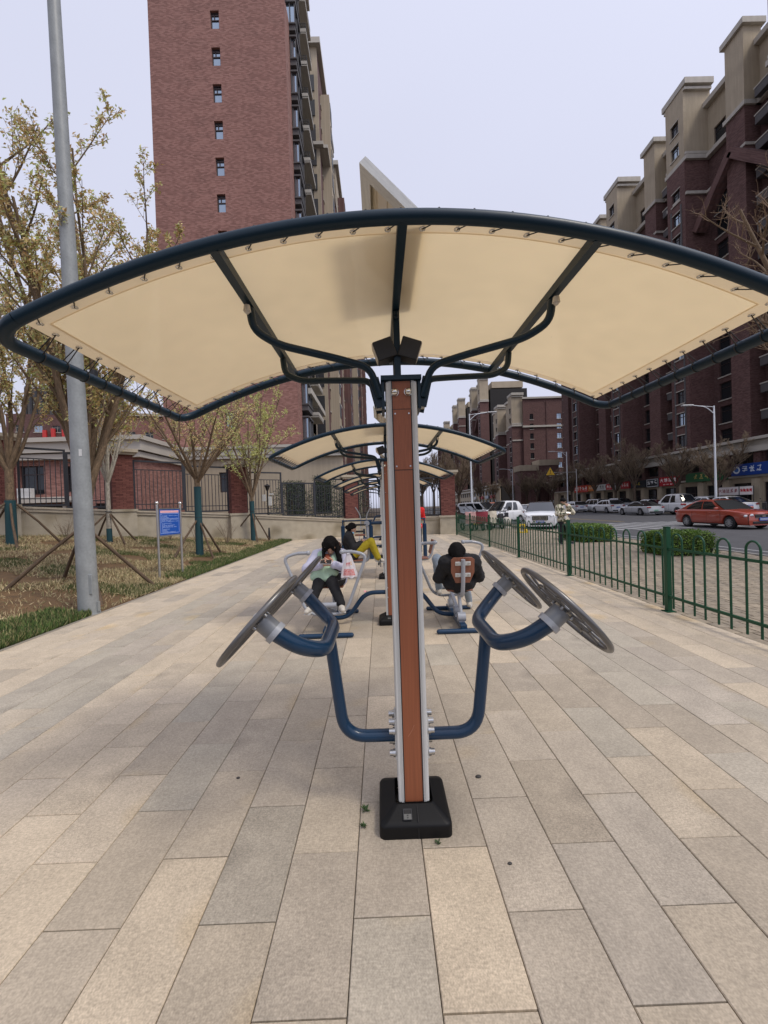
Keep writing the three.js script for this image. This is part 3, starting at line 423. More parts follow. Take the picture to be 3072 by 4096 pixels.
{
  const t = thing('boundary_wall', 'long cream plinth wall with brick pillars and black railings round the housing estate', 'wall');
  const pts = wallN.slice(), nm = V();
  for (let i = 0; i < pts.length - 1; i++) {
    const a = pts[i], b = pts[i + 1], A = V(a[0], 0, a[1]), B = V(b[0], 0, b[1]), L = A.distanceTo(B), ang = Math.atan2(-(b[1] - a[1]), b[0] - a[0]);
    const g = new THREE.Group(); g.name = 'wall_bay'; g.position.set(a[0], 0, a[1]); g.rotation.y = ang; t.add(g); // x runs from a to b, the street side is +z flipped
    const yb = x => a[2] + (b[2] - a[2]) * x / L, yt = x => a[3] + (b[3] - a[3]) * x / L, street = -1;
    const slab = (x0, x1, f0, f1, w) => { const q = []; const P = (x, f, z) => [x, f(x), z]; return merge([quad(P(x1, f0, -w), P(x0, f0, -w), P(x0, f1, -w), P(x1, f1, -w), 1, 1), quad(P(x0, f0, w), P(x1, f0, w), P(x1, f1, w), P(x0, f1, w)), quad(P(x0, f1, w), P(x1, f1, w), P(x1, f1, -w), P(x0, f1, -w))].map((gg, k) => { const u = gg.attributes.uv; for (let m = 0; m < 4; m++) u.setXY(m, gg.attributes.position.getX(m) + i * 7, gg.attributes.position.getY(m) + k); return gg; })); };
    part('plinth', slab(0, L, x => yb(x) - 0.5, x => yt(x) - 0.15, 0.14), M2.stucco, g);
    part('coping', merge([slab(0, L, x => yt(x) - 0.18, x => yt(x) - 0.06, 0.19), slab(0, L, x => yt(x) - 0.07, x => yt(x), 0.23)]), M2.coping, g);
    // railing panels
    const x0 = i === 0 ? 0.5 : 0.42, x1 = L - 0.42, H = 2.15, rh = x => yt(x) + 0.05, fr = [];
    const npan = Math.max(2, Math.round(L / 2.1));
    for (let p = 0; p < npan; p++) {
      const pa = x0 + (x1 - x0) * p / npan, pb = x0 + (x1 - x0) * (p + 1) / npan, tall = (p === 0 || p === npan - 1) ? 0 : -0.38, py = (yt(pa) + yt(pb)) / 2 + 0.04, hh = H + tall;
      const pan = new THREE.Group(); pan.name = 'railing_panel'; pan.position.set(0, py, 0); g.add(pan);
      part('panel_frame', [box(0.07, hh, 0.07, pa + 0.035, hh / 2, 0), box(0.07, hh, 0.07, pb - 0.035, hh / 2, 0), box(pb - pa - 0.14, 0.07, 0.06, (pa + pb) / 2, hh - 0.035, 0), box(pb - pa - 0.14, 0.07, 0.06, (pa + pb) / 2, 0.035, 0), box(pb - pa - 0.14, 0.035, 0.035, (pa + pb) / 2, 0.28, 0)], M2.iron, pan);
      if (tall === 0) part('cross_rail', box(pb - pa - 0.14, 0.035, 0.035, (pa + pb) / 2, hh - 0.4, 0), M2.iron, pan);
      const nb = Math.round((pb - pa) / 0.155), top = tall === 0 ? hh - 0.42 : hh - 0.07, ornamental = tall !== 0 && p % 2 === 1;
      for (let k = 1; k < nb; k++) { const x = pa + (pb - pa) * k / nb; if (ornamental && Math.abs(k / nb - 0.5) < 0.14) continue; part('railing_bar', box(0.024, top - 0.07, 0.024, x, (top + 0.07) / 2, 0.002), M2.iron, pan); }
      if (ornamental) { const c = (pa + pb) / 2, w = 0.36, o = []; for (let r = 0; r < 3; r++) { const cy = 0.42 + w * 0.55 + r * 0.46; for (let q = 0; q < 4; q++) o.push(beam([c - 0.17 * Math.cos(q * Math.PI / 4), cy - 0.2 * Math.sin(q * Math.PI / 4), 0.004 * q], [c + 0.17 * Math.cos(q * Math.PI / 4), cy + 0.2 * Math.sin(q * Math.PI / 4), 0.004 * q], 0.03, 0.02)); o.push(box(0.36, 0.02, 0.02, c, cy + 0.225, 0)); } o.push(box(0.02, top - 0.28, 0.03, c - 0.18, (top + 0.28) / 2, 0), box(0.02, top - 0.28, 0.03, c + 0.18, (top + 0.28) / 2, 0)); part('ornament', o, M2.iron, pan); }
    }
    flat(g);
  }
  pts.forEach((p, i) => {
    const q = pts[Math.min(i, pts.length - 2) + 1], r = pts[Math.max(0, i - 1)], ang = Math.atan2(-(q[1] - r[1]), q[0] - r[0]), g = new THREE.Group(); g.name = 'pillar'; g.position.set(p[0] - (i === 0 ? 0.4 : 0), 0, p[1]); g.rotation.y = ang; t.add(g);
    const w = i === 0 ? 0.78 : 0.74, top = p[3] + 2.25;
    part('pedestal', [uvBox(w + 0.16, p[3] - p[2] + 0.5, w + 0.16, 0, (p[3] + p[2]) / 2 - 0.28, 0), uvBox(w + 0.24, 0.1, w + 0.24, 0, p[3] - 0.02, 0)], M2.stucco, g);
    part('brick_shaft', uvBox(w, top - p[3], w, 0, (top + p[3]) / 2 + 0.03, 0), M2.pillarBrick, g);
    part('cap_stone', [box(w + 0.2, 0.1, w + 0.2, 0, top + 0.06, 0), box(w + 0.36, 0.13, w + 0.36, 0, top + 0.175, 0)], M2.coping, g);
  });
}
// ---------- black garden lamp ----------
{
  const x = -5.72, z = -20.2, t = thing('garden_lamp', 'slim black garden lamp with grey control boxes before the wall', 'lamp post', [x, lawnY(x, z), z]);
  part('pole', [cyl(0.09, 0.07, 0.6, 0, 0.3, 0, 12), cyl(0.04, 0.035, 2.0, 0, 1.5, 0, 12)], M.black, t); part('lantern', [cyl(0.07, 0.13, 0.2, 0, 2.62, 0, 6), cyl(0.17, 0.03, 0.1, 0, 2.77, 0, 6), cyl(0.05, 0.07, 0.04, 0, 2.5, 0, 8)], M.black, t);
  part('control_box', rbox(0.17, 0.34, 0.1, 0.01, -0.17, 2.12, 0.02), M.alu, t); part('control_box', rbox(0.16, 0.46, 0.1, 0.01, 0.13, 1.95, 0.03), M.alu, t); part('camera_head', rbox(0.22, 0.07, 0.08, 0.01, 0.2, 2.3, 0.05), M.alu, t);
}
// ---------- exercise machines behind the nearest post ----------
const seatBrown = mat(0.30, 0.115, 0.065, 0.5, { map: woodTex });
function riderTrainer(x, z, ry, label) {
  const t = thing('rider_trainer', label, 'exercise machine', [x, 0, z], ry, 'rowing riders on the second post');
  for (const s of [-1, 1]) part('foot_bar', [cyl(0.03, 0.03, 0.63, 0, 0.03, s * 0.565, 16, 0, Math.PI / 2), sph(0.03, -0.315, 0.03, s * 0.565, 10), sph(0.03, 0.315, 0.03, s * 0.565, 10)], M.blue, t);
  part('spine', [rbox(0.085, 0.07, 1.1, 0.012, 0, 0.066, 0)], M.blue, t);
  part('mounting_arm', tube(filletPath([[0.77, 0.425, 0], [0.48, 0.425, 0], [0.24, 0.10, 0], [0.0, 0.085, 0]], 0.13, 7), 0.03, 14), M.blue, t);
  for (const y of [0.36, 0.49]) part('bolt', [cyl(0.016, 0.014, 0.03, 0.775, y, 0.03, 6, 0, Math.PI / 2)], M.steel, t);
  for (const [zz, y] of [[0.30, 0.17], [-0.16, 0.19], [-0.40, 0.16]]) part('pivot', [cyl(0.058, 0.058, 0.10, 0, y, zz, 20, 0, Math.PI / 2), box(0.075, 0.14, 0.07, 0, y - 0.06, zz)], M.greyPaint, t);
  const H = [[-0.21, 1.04, 0.40], [-0.37, 1.038, 0.40], [-0.525, 0.99, 0.41], [-0.24, 0.256, 0.42], [0.24, 0.256, 0.42], [0.525, 0.99, 0.41], [0.37, 1.038, 0.40], [0.21, 1.04, 0.40]];
  const h = part('handlebar', tube(filletPath(H, [0.06, 0.14, 0.15, 0.15, 0.14, 0.06], 8), 0.0205, 14), M.greyPaint, t);
  for (const s of [-1, 1]) part('grip', [cyl(0.0235, 0.0235, 0.13, s * 0.28, 1.04, 0.40, 14, 0, Math.PI / 2), sph(0.032, s * 0.215, 1.04, 0.40, 14)], M.greyPaint, h);
  part('link', [beam([0, 0.17, 0.30], [0, 0.26, 0.42], 0.05, 0.05), beam([0, 0.19, -0.16], [0, 0.36, 0.40], 0.04, 0.045)], M.greyPaint, t);
  part('foot_peg', [cyl(0.034, 0.034, 0.25, 0, 0.375, 0.43, 16, 0, Math.PI / 2)], M.greyPaint, t);
  part('seat_post', tube(filletPath([[0, 0.17, -0.40], [0, 0.42, -0.28], [0, 0.46, -0.24]], 0.05, 4), 0.024, 12), M.greyPaint, t);
  part('seat', [rbox(0.33, 0.025, 0.28, 0.012, 0, 0.492, -0.24)], seatBrown, t);
  const b = part('back_tube', tube(filletPath([[0, 0.46, -0.2], [0, 0.43, -0.5], [0, 0.62, -0.575], [0, 0.92, -0.62]], 0.1, 6), 0.026, 12), M.greyPaint, t);
  const sh = [[-0.085, -0.16], [0.085, -0.16], [0.14, -0.03], [0.14, 0.13], [0.11, 0.155], [-0.11, 0.155], [-0.14, 0.13], [-0.14, -0.03]];
  const bk = part('backrest', extr(sh, 0.014, 0.004), seatBrown, t); bk.position.set(0, 0.785, -0.575); bk.rotation.x = -0.14;
  for (const y of [-0.06, 0.085]) { const p = part('fixing_plate', [rbox(0.19, 0.05, 0.008, 0.004, 0, y, -0.01, 1)], M.alu, bk); for (const s of [-1, 1]) part('bolt', [cyl(0.014, 0.014, 0.012, s * 0.07, y, -0.018, 8, Math.PI / 2)], M.steel, bk); }
  return t;
}
riderTrainer(-0.72, -5.425, 0, 'grey and blue seated rider machine on the left with a girl on it');
riderTrainer(0.99, -5.43, Math.PI, 'grey and blue seated rider machine on the right with its brown backrest towards the camera');
function pressTrainer(s, label) { // seat hung from a swinging arm; s = side of the third post
  const t = thing('press_trainer', label, 'exercise machine', [0.098, 0, PZ(2)], 0, 'leg press seats on the third post'), X = v => s * v;
  part('beam', [cyl(0.04, 0.04, 0.33, X(0.235), 1.245, 0, 16, 0, Math.PI / 2), box(0.1, 0.12, 0.1, X(0.36), 1.245, 0)], M.blue, t);
  part('pivot_disc', [cyl(0.06, 0.06, 0.1, X(0.41), 1.245, 0.03, 24, Math.PI / 2), cyl(0.018, 0.018, 0.02, X(0.41), 1.245, 0.09, 12, Math.PI / 2)], M.greyPaint, t);
  part('hand_grip', [cyl(0.022, 0.022, 0.24, X(0.55), 1.215, 0.06, 14, 0, Math.PI / 2)], M.black, t);
  part('swing_arm', tube(filletPath([[X(0.41), 1.24, 0.02], [X(0.385), 0.62, 0.02], [X(0.40), 0.40, 0.02], [X(0.62), 0.385, 0.02], [X(0.98), 0.40, 0.02], [X(1.1), 0.82, 0.02]], [0.1, 0.14, 0.06, 0.12], 7), 0.032, 14), M.greyPaint, t);
  part('seat', [rbox(0.42, 0.025, 0.34, 0.01, X(0.72), 0.43, 0)], seatBrown, t);
  const b = part('backrest', [rbox(0.025, 0.32, 0.3, 0.01)], seatBrown, t); b.position.set(X(1.015), 0.68, 0); b.rotation.z = X(-0.26);
  part('arm_rest', [cyl(0.021, 0.021, 0.5, X(0.85), 0.78, s > 0 ? 0.2 : -0.2, 12, 0, Math.PI / 2), sph(0.034, X(1.1), 0.78, s > 0 ? 0.2 : -0.2, 12)], M.greyPaint, t);
  part('foot_plate', [box(0.02, 0.16, 0.4, X(0.13), 0.36, 0), cyl(0.022, 0.022, 0.42, X(0.17), 0.335, 0, 12, Math.PI / 2)], M.dark, t);
}
pressTrainer(-1, 'swinging seat under the woman in yellow, hung from the third post');
pressTrainer(1, 'empty seat with a brown back hung on the right of the third post');
function frameTrainer(s, label) {
  const t = thing('frame_trainer', label, 'exercise machine', [0.086, 0, PZ(3)], 0, 'blue bar frames on the fourth post'), X = v => s * v;
  for (const [x, h] of [[1.27, 1.03], [0.4, 1.02]]) { part('post', [cyl(0.062, 0.062, h, X(x), h / 2, 0, 16), cyl(0.062, 0.035, 0.03, X(x), h + 0.015, 0, 16), cyl(0.09, 0.09, 0.012, X(x), 0.006, 0, 16)], M.blue, t); part('hook', tube(filletPath([[X(x), h + 0.02, 0], [X(x), 1.2, 0], [X(x * 0.8 + 0.1), 1.2, 0]], 0.05, 5), 0.024, 10), M.blue, t); }
  part('top_rail', [cyl(0.024, 0.024, 0.95, X(0.82), 1.2, 0, 12, 0, Math.PI / 2)], M.blue, t);
  part('rod', [cyl(0.009, 0.009, 0.7, X(0.84), 0.97, 0, 8, 0, Math.PI / 2)], M.steel, t);
  for (const y of [0.86, 0.75]) part('roller', [cyl(0.03, 0.03, 0.3, X(0.75), y, 0, 12, 0, Math.PI / 2)], y > 0.8 ? M.black : seatBrown, t);
  part('wall_arm', tube(filletPath([[X(0.05), 1.33, 0.05], [X(0.24), 1.33, 0.05], [X(0.32), 1.15, 0.05]], 0.07, 5), 0.026, 10), M.blue, t);
  for (const y of [0.68, 0.4]) part('low_arm', tube(filletPath([[X(0.06), y, 0], [X(0.28), y, 0], [X(0.4), y - 0.08, 0]], 0.06, 4), 0.026, 10), M.blue, t);
}
frameTrainer(-1, 'blue two-post bar frame on the left of the fourth post, behind the woman in yellow');
frameTrainer(1, 'blue two-post bar frame on the right of the fourth post, beside the person in red');
for (const s of [-1, 1]) {
  const t = thing('stride_trainer', s < 0 ? 'far stride machine with raised grey handles on the left of the fifth post' : 'far stride machine with raised grey handles on the right of the fifth post', 'exercise machine', [0.074 + s * 0.75, 0, PZ(4)]);
  part('base', [rbox(0.1, 0.08, 0.9, 0.02, 0, 0.05, 0), cyl(0.03, 0.03, 0.6, 0, 0.03, 0.4, 12, 0, Math.PI / 2), cyl(0.03, 0.03, 0.6, 0, 0.03, -0.4, 12, 0, Math.PI / 2), box(0.08, 0.7, 0.08, 0, 0.4, 0), cyl(0.03, 0.03, 0.72, -s * 0.36, 0.4, 0, 10, 0, Math.PI / 2)], M.blue, t);
  for (const q of [-1, 1]) { part('handle', tube(filletPath([[q * 0.12, 0.75, 0.1], [q * 0.12, 1.3, 0.15], [q * 0.3, 1.62, 0.25]], 0.12, 5), 0.022, 10), M.greyPaint, t); part('pedal', [rbox(0.12, 0.04, 0.32, 0.01, q * 0.2, 0.26, 0.05), box(0.03, 0.5, 0.04, q * 0.2, 0.5, -0.02)], M.greyPaint, t); }
}
// ---------- people ----------
const skin = mat(0.50, 0.29, 0.20, 0.55), hairM = mat(0.006, 0.005, 0.005, 0.8, { specularIntensity: 0.3, sheen: 0 }), eyeM = mat(0.01, 0.01, 0.01, 0.2);
const cloth = (r, g, b) => mat(r, g, b, 0.92, { sheen: 0.3, sheenRoughness: 0.6, bumpMap: noiseTex, bumpScale: 0.002 });
const lerp3 = (a, b, t) => a.map((v, i) => v + (b[i] - v) * t);
function headBones(c, f, u, k = 1) { // c centre of skull, f face direction, u up
  const F = V(...f).normalize(), U = V(...u); U.addScaledVector(F, -U.dot(F)).normalize(); const S = F.clone().cross(U);
  const at = (a, b, d, r, ...q) => { const p = V(...c).addScaledVector(F, a * k).addScaledVector(U, b * k).addScaledVector(S, d * k); const o = [p.x, p.y, p.z, r * k]; if (q.length) { const p2 = V(...c).addScaledVector(F, q[0] * k).addScaledVector(U, q[1] * k).addScaledVector(S, q[2] * k); o.push(p2.x, p2.y, p2.z, q[3] * k); } return o; };
  return { at, F, U, S, skull: [at(-0.012, 0.03, 0, 0.082), at(0.022, 0.0, 0, 0.07), at(0.035, -0.055, 0, 0.048), at(0.058, -0.082, 0, 0.022), at(0.078, -0.008, 0, 0.009, 0.096, -0.032, 0, 0.012), at(0.0, -0.012, 0.078, 0.016), at(0.0, -0.012, -0.078, 0.016), at(0.076, -0.056, 0.012, 0.009, 0.076, -0.056, -0.012, 0.009)], hair: [at(-0.02, 0.045, 0, 0.094), at(-0.045, -0.005, 0, 0.078), at(0.03, 0.075, 0, 0.055)] };
}
function hand(w, dir, side, curl = 0.6, k = 1) { // palm and five fingers from wrist w along dir; side = thumb direction
  const D = V(...dir).normalize(), T = V(...side); T.addScaledVector(D, -T.dot(D)).normalize(); const N = D.clone().cross(T), W = V(...w), o = [], p = (a, b, c) => W.clone().addScaledVector(D, a * k).addScaledVector(T, b * k).addScaledVector(N, c * k).toArray();
  const seg = (a, r0, b, r1) => o.push([...a, r0 * k, ...b, r1 * k]);
  for (let i = 0; i < 4; i++) { const b = 0.03 - i * 0.02, L = [0.068, 0.076, 0.07, 0.055][i], k0 = p(0.085, b, 0), k1 = p(0.085 + L * 0.5 * Math.cos(curl * 0.7), b * 1.05, L * 0.5 * Math.sin(curl * 0.7)), k2 = p(0.085 + L * 0.5 * Math.cos(curl * 0.7) + L * 0.55 * Math.cos(curl * 1.7), b * 1.05, L * 0.5 * Math.sin(curl * 0.7) + L * 0.55 * Math.sin(curl * 1.7)); seg(p(0.01, b * 0.6, 0), 0.017, k0, 0.012); seg(k0, 0.0105, k1, 0.0095); seg(k1, 0.0095, k2, 0.008); }
  seg(p(0.02, 0.024, 0.004), 0.015, p(0.05, 0.056, 0.016), 0.0115); seg(p(0.05, 0.056, 0.016), 0.011, p(0.078, 0.06, 0.03), 0.009); return o;
}
function person(label, j, o) { // j: joints in world space; one continuous body, clothes and hair as parts
  const gx = (j.hipL[0] + j.hipR[0]) / 2, gz = (j.hipL[2] + j.hipR[2]) / 2, t = thing('person', label, 'person', [gx, 0, gz]);
  const L = b => b.map(q => { const r = q.slice(); r[0] -= gx; r[2] -= gz; if (r.length > 4) { r[4] -= gx; r[6] -= gz; } return r; });
  const B = (a, ra, b, rb) => [...a, ra, ...b, rb], pel = lerp3(j.hipL, j.hipR, 0.5), hb = headBones(j.head, j.face, j.up ?? [0, 1, 0], o.headK ?? 1), c = o.cell ?? 0.014;
  const limbs = (i) => { const q = []; for (const s of ['L', 'R']) q.push(B(j['sh' + s], 0.052 + i, j['el' + s], 0.043 + i), B(j['el' + s], 0.041 + i, j['wr' + s], 0.03 + i * 0.9)); return q; };
  const torso = i => [B(pel, 0.115 + i, j.chest, 0.112 + i), B(j.hipL, 0.09 + i, j.hipR, 0.09 + i), B(lerp3(j.chest, j.shL, 0.6), 0.085 + i, lerp3(j.chest, j.shR, 0.6), 0.085 + i), B(j.chest, 0.105 + i, j.neck, 0.06 + i), B(j.shL, 0.055 + i, j.neck, 0.05 + i), B(j.shR, 0.055 + i, j.neck, 0.05 + i)];
  const legs = i => { const q = []; for (const s of ['L', 'R']) q.push(B(j['hip' + s], 0.086 + i, j['kn' + s], 0.056 + i), B(j['kn' + s], 0.056 + i, j['an' + s], 0.037 + i * 1.1)); return q; };
  const neck = [B(j.neck, 0.05, lerp3(j.neck, j.head, 0.7), 0.048)];
  const hands = ['L', 'R'].flatMap(s => hand(j['wr' + s], V(...j['wr' + s]).sub(V(...j['el' + s])).multiplyScalar(0.4).add(V(...(j['hd' + s] ?? [0, 0, 0]))).toArray(), j['th' + s] ?? [0, 1, 0], o.curl ?? 0.7));
  const feet = s => { const a = j['an' + s], f = V(...(j['ft' + s] ?? [0, -0.05, 0.15])); return [B([a[0], a[1] - 0.05, a[2]], 0.036, [a[0] + f.x * 0.5, a[1] + f.y * 0.5 - 0.045, a[2] + f.z * 0.5], 0.036), B([a[0] + f.x * 0.5, a[1] + f.y * 0.5 - 0.045, a[2] + f.z * 0.5], 0.036, [a[0] + f.x, a[1] + f.y - 0.045, a[2] + f.z], 0.03), B(a, 0.038, [a[0] - f.x * 0.25, a[1] - 0.055, a[2] - f.z * 0.25], 0.036)]; };
  const body = part('body', [sdf(L([...torso(-0.02), ...limbs(-0.006), ...legs(-0.012), ...neck]), 0.03, c), sdf(L([...hb.skull, ...neck]), 0.022, 0.0048), sdf(L(hands.slice(0, hands.length / 2)), 0.008, 0.004), sdf(L(hands.slice(hands.length / 2)), 0.008, 0.004)], skin, t);
  for (const s of [-1, 1]) { const e = hb.at(0.079, 0.004, s * 0.03, 0.0085); part('eye', sph(e[3], e[0] - gx, e[1], e[2] - gz, 8), eyeM, body); }
  part('jacket', sdf(L([...torso(o.loose ?? 0.016), ...limbs(o.loose ?? 0.016), ...(o.extraTop ?? [])]), 0.035, c, o.wob ?? 0.006), o.top, t);
  part('trousers', sdf(L([...legs(o.looseLeg ?? 0.012), B(pel, 0.11, lerp3(pel, j.chest, 0.15), 0.1), B(j.hipL, 0.1, j.hipR, 0.1)]), 0.03, c, 0.006), o.leg, t);
  for (const s of ['L', 'R']) { const sh = part('shoe', sdf(L(feet(s)), 0.02, 0.008), o.shoe ?? M.white, t); const a = j['an' + s], f = V(...(j['ft' + s] ?? [0, -0.05, 0.15])); if (o.sole) part('sole', [beam([a[0] - f.x * 0.3 - gx, a[1] - 0.088, a[2] - f.z * 0.3 - gz], [a[0] + f.x - gx, a[1] + f.y - 0.078, a[2] + f.z - gz], 0.075, 0.014)], o.sole, sh); }
  part('hair', sdf(L([...hb.hair, ...(o.hair ? o.hair(hb) : [])]), 0.02, 0.006, 0.004, 30), hairM, t);
  t.userData.hb = undefined; delete t.userData.hb; return { t, hb, L, gx, gz, body };
}
const lilac = cloth(0.50, 0.50, 0.62), blackC = cloth(0.010, 0.010, 0.012), mint = cloth(0.36, 0.50, 0.37), yellowC = cloth(0.33, 0.255, 0.010), jean = cloth(0.26, 0.31, 0.36), offW = mat(0.66, 0.61, 0.52, 0.7, { map: noiseTex });
function phone(p, q, label) { const o = single('mobile_phone', label, 'phone', [rbox(0.075, 0.152, 0.009, 0.004)], mat(0.6, 0.6, 0.6, 0.25), p); o.rotation.set(...q); part('screen', box(0.069, 0.142, 0.001, 0, 0, 0.0052), mat(0.02, 0.02, 0.025, 0.08), o); return o; }
{ // girl bent over her phone
  const j = { hipL: [-0.82, 0.585, -5.66], hipR: [-0.62, 0.585, -5.66], chest: [-0.72, 0.86, -5.52], neck: [-0.705, 1.015, -5.42], head: [-0.69, 1.095, -5.33], face: [0.05, -0.75, 0.8], up: [0, 1, 0.8], shL: [-0.89, 0.955, -5.46], shR: [-0.55, 0.95, -5.46], elL: [-1.0, 0.80, -5.27], elR: [-0.46, 0.775, -5.25], wrL: [-0.80, 0.868, -5.135], wrR: [-0.63, 0.868, -5.125], hdL: [0.04, 0.02, 0.01], hdR: [-0.05, 0.02, 0.01], thL: [0, 1, 0.3], thR: [0, 1, 0.3], knL: [-0.835, 0.63, -5.19], knR: [-0.665, 0.64, -5.17], anL: [-0.93, 0.375, -5.06], anR: [-0.545, 0.385, -5.05], ftL: [-0.03, -0.01, 0.15], ftR: [0.04, -0.01, 0.15] };
  const p = person('girl in pale lilac jacket and black trousers bent over her phone', j, { top: lilac, leg: blackC, shoe: offW, sole: M.white, loose: 0.024, looseLeg: 0.018,
    hair: h => [h.at(-0.03, 0.0, 0.07, 0.05, 0.035, -0.06, 0.088, 0.026), h.at(-0.03, 0.0, -0.07, 0.05, 0.03, -0.06, -0.09, 0.026), [-0.595, 1.06, -5.33, 0.045, -0.565, 0.90, -5.27, 0.032], [-0.565, 0.90, -5.27, 0.032, -0.575, 0.80, -5.25, 0.016], [-0.775, 1.04, -5.3, 0.03, -0.78, 0.945, -5.25, 0.014], h.at(0.06, 0.06, -0.03, 0.032, 0.085, 0.015, -0.045, 0.02), h.at(0.06, 0.06, 0.03, 0.032, 0.082, 0.02, 0.045, 0.02)] });
  part('mint_vest', sdf(p.L([[-0.82, 0.97, -5.4, 0.06, -0.8, 0.86, -5.31, 0.075], [-0.62, 0.97, -5.4, 0.055, -0.66, 0.86, -5.31, 0.07], [-0.84, 0.76, -5.24, 0.085, -0.66, 0.76, -5.24, 0.08], [-0.9, 0.70, -5.22, 0.055, -0.72, 0.69, -5.19, 0.06], [-0.8, 0.84, -5.30, 0.07, -0.7, 0.84, -5.3, 0.07]]), 0.04, 0.012, 0.008, 22), mint, p.t);
  part('cuff', sdf(p.L([[-0.60, 0.835, -5.15, 0.044, -0.535, 0.80, -5.2, 0.05]]), 0.01, 0.01), blackC, p.t);
  part('shirt_front', sdf(p.L([[-0.74, 0.94, -5.32, 0.05, -0.71, 0.90, -5.26, 0.045]]), 0.01, 0.01), cloth(0.30, 0.075, 0.035), p.t);
  for (const s of ['L', 'R']) { const d = s === 'L' ? -1 : 1; part('side_stripe', tube([[j['hip' + s][0] - p.gx + d * 0.095, 0.6, -5.6 - p.gz], [j['kn' + s][0] - p.gx + d * 0.07, j['kn' + s][1] + 0.005, j['kn' + s][2] - p.gz], [(j['kn' + s][0] + j['an' + s][0]) / 2 - p.gx + d * 0.058, 0.51, -5.095 - p.gz], [j['an' + s][0] - p.gx + d * 0.044, 0.40, -5.06 - p.gz]], 0.0045, 6), M.white, p.t); }
  phone([-0.715, 0.915, -5.045], [-0.9, 0, 1.5], 'white mobile phone held by the girl on the left machine');
}
{ // man leaning back, seen from behind
  const j = { hipL: [0.90, 0.585, -5.14], hipR: [1.09, 0.585, -5.14], chest: [0.985, 0.80, -5.0], neck: [0.965, 0.925, -4.98], head: [0.94, 0.985, -4.965], face: [0, -0.15, -1], shL: [0.80, 0.87, -4.98], shR: [1.16, 0.87, -4.98], elL: [0.73, 0.655, -5.12], elR: [1.25, 0.66, -5.12], wrL: [0.90, 0.76, -5.32], wrR: [1.07, 0.76, -5.33], hdL: [0.03, 0.02, -0.02], hdR: [-0.03, 0.02, -0.02], knL: [0.77, 0.84, -5.52], knR: [1.14, 0.66, -5.62], anL: [0.82, 0.38, -5.78], anR: [1.31, 0.125, -6.02], ftL: [0, -0.02, -0.16], ftR: [0.05, -0.02, -0.17] };
  const p = person('man with black hair and black jacket leaning back on the right rider machine', j, { top: blackC, leg: jean, shoe: offW, sole: M.white, loose: 0.03, wob: 0.012, hair: h => [h.at(-0.05, -0.05, 0, 0.07), h.at(-0.03, 0.02, 0.05, 0.062), h.at(-0.03, 0.02, -0.05, 0.062)] });
  phone([0.985, 0.79, -5.43], [0.8, Math.PI, 1.5], 'dark mobile phone held by the man on the right machine');
}
{ // woman in yellow trousers, side on
  const zc = PZ(2), j = { hipL: [-0.66, 0.545, zc - 0.09], hipR: [-0.66, 0.545, zc + 0.09], chest: [-0.735, 0.84, zc], neck: [-0.715, 1.01, zc], head: [-0.655, 1.13, zc], face: [1, -0.35, 0.05], shL: [-0.735, 0.96, zc - 0.17], shR: [-0.735, 0.96, zc + 0.17], elL: [-0.62, 0.72, zc - 0.2], elR: [-0.62, 0.72, zc + 0.2], wrL: [-0.46, 0.80, zc - 0.07], wrR: [-0.45, 0.80, zc + 0.08], thL: [0, 1, 0], thR: [0, 1, 0], knL: [-0.27, 0.80, zc - 0.1], knR: [-0.235, 0.835, zc + 0.1], anL: [-0.10, 0.47, zc - 0.09], anR: [-0.085, 0.475, zc + 0.11], ftL: [0.14, -0.03, 0], ftR: [0.15, -0.03, 0] };
  const p = person('woman in mustard yellow trousers and black jacket, mask at her chin', j, { top: blackC, leg: yellowC, shoe: offW, sole: M.white, loose: 0.03, looseLeg: 0.028, hair: h => [h.at(-0.115, 0.0, 0, 0.045), h.at(-0.03, 0.01, 0.05, 0.06), h.at(-0.03, 0.01, -0.05, 0.06), h.at(0.02, 0.06, 0.03, 0.055)] });
  part('face_mask', sdf(p.L([p.hb.at(0.045, -0.078, 0.02, 0.036, 0.045, -0.078, -0.02, 0.036), p.hb.at(0.03, -0.1, 0, 0.03)]), 0.02, 0.006), mat(0.22, 0.46, 0.62, 0.8), p.t);
  for (const s of ['L', 'R']) part('sock', [cyl(0.05, 0.046, 0.1, j['an' + s][0] - p.gx - 0.01, j['an' + s][1] + 0.02, j['an' + s][2] - p.gz, 14)], blackC, p.t);
  phone([-0.385, 0.83, zc], [-0.5, 1.57, 0], 'mobile phone held by the woman in yellow trousers');
}
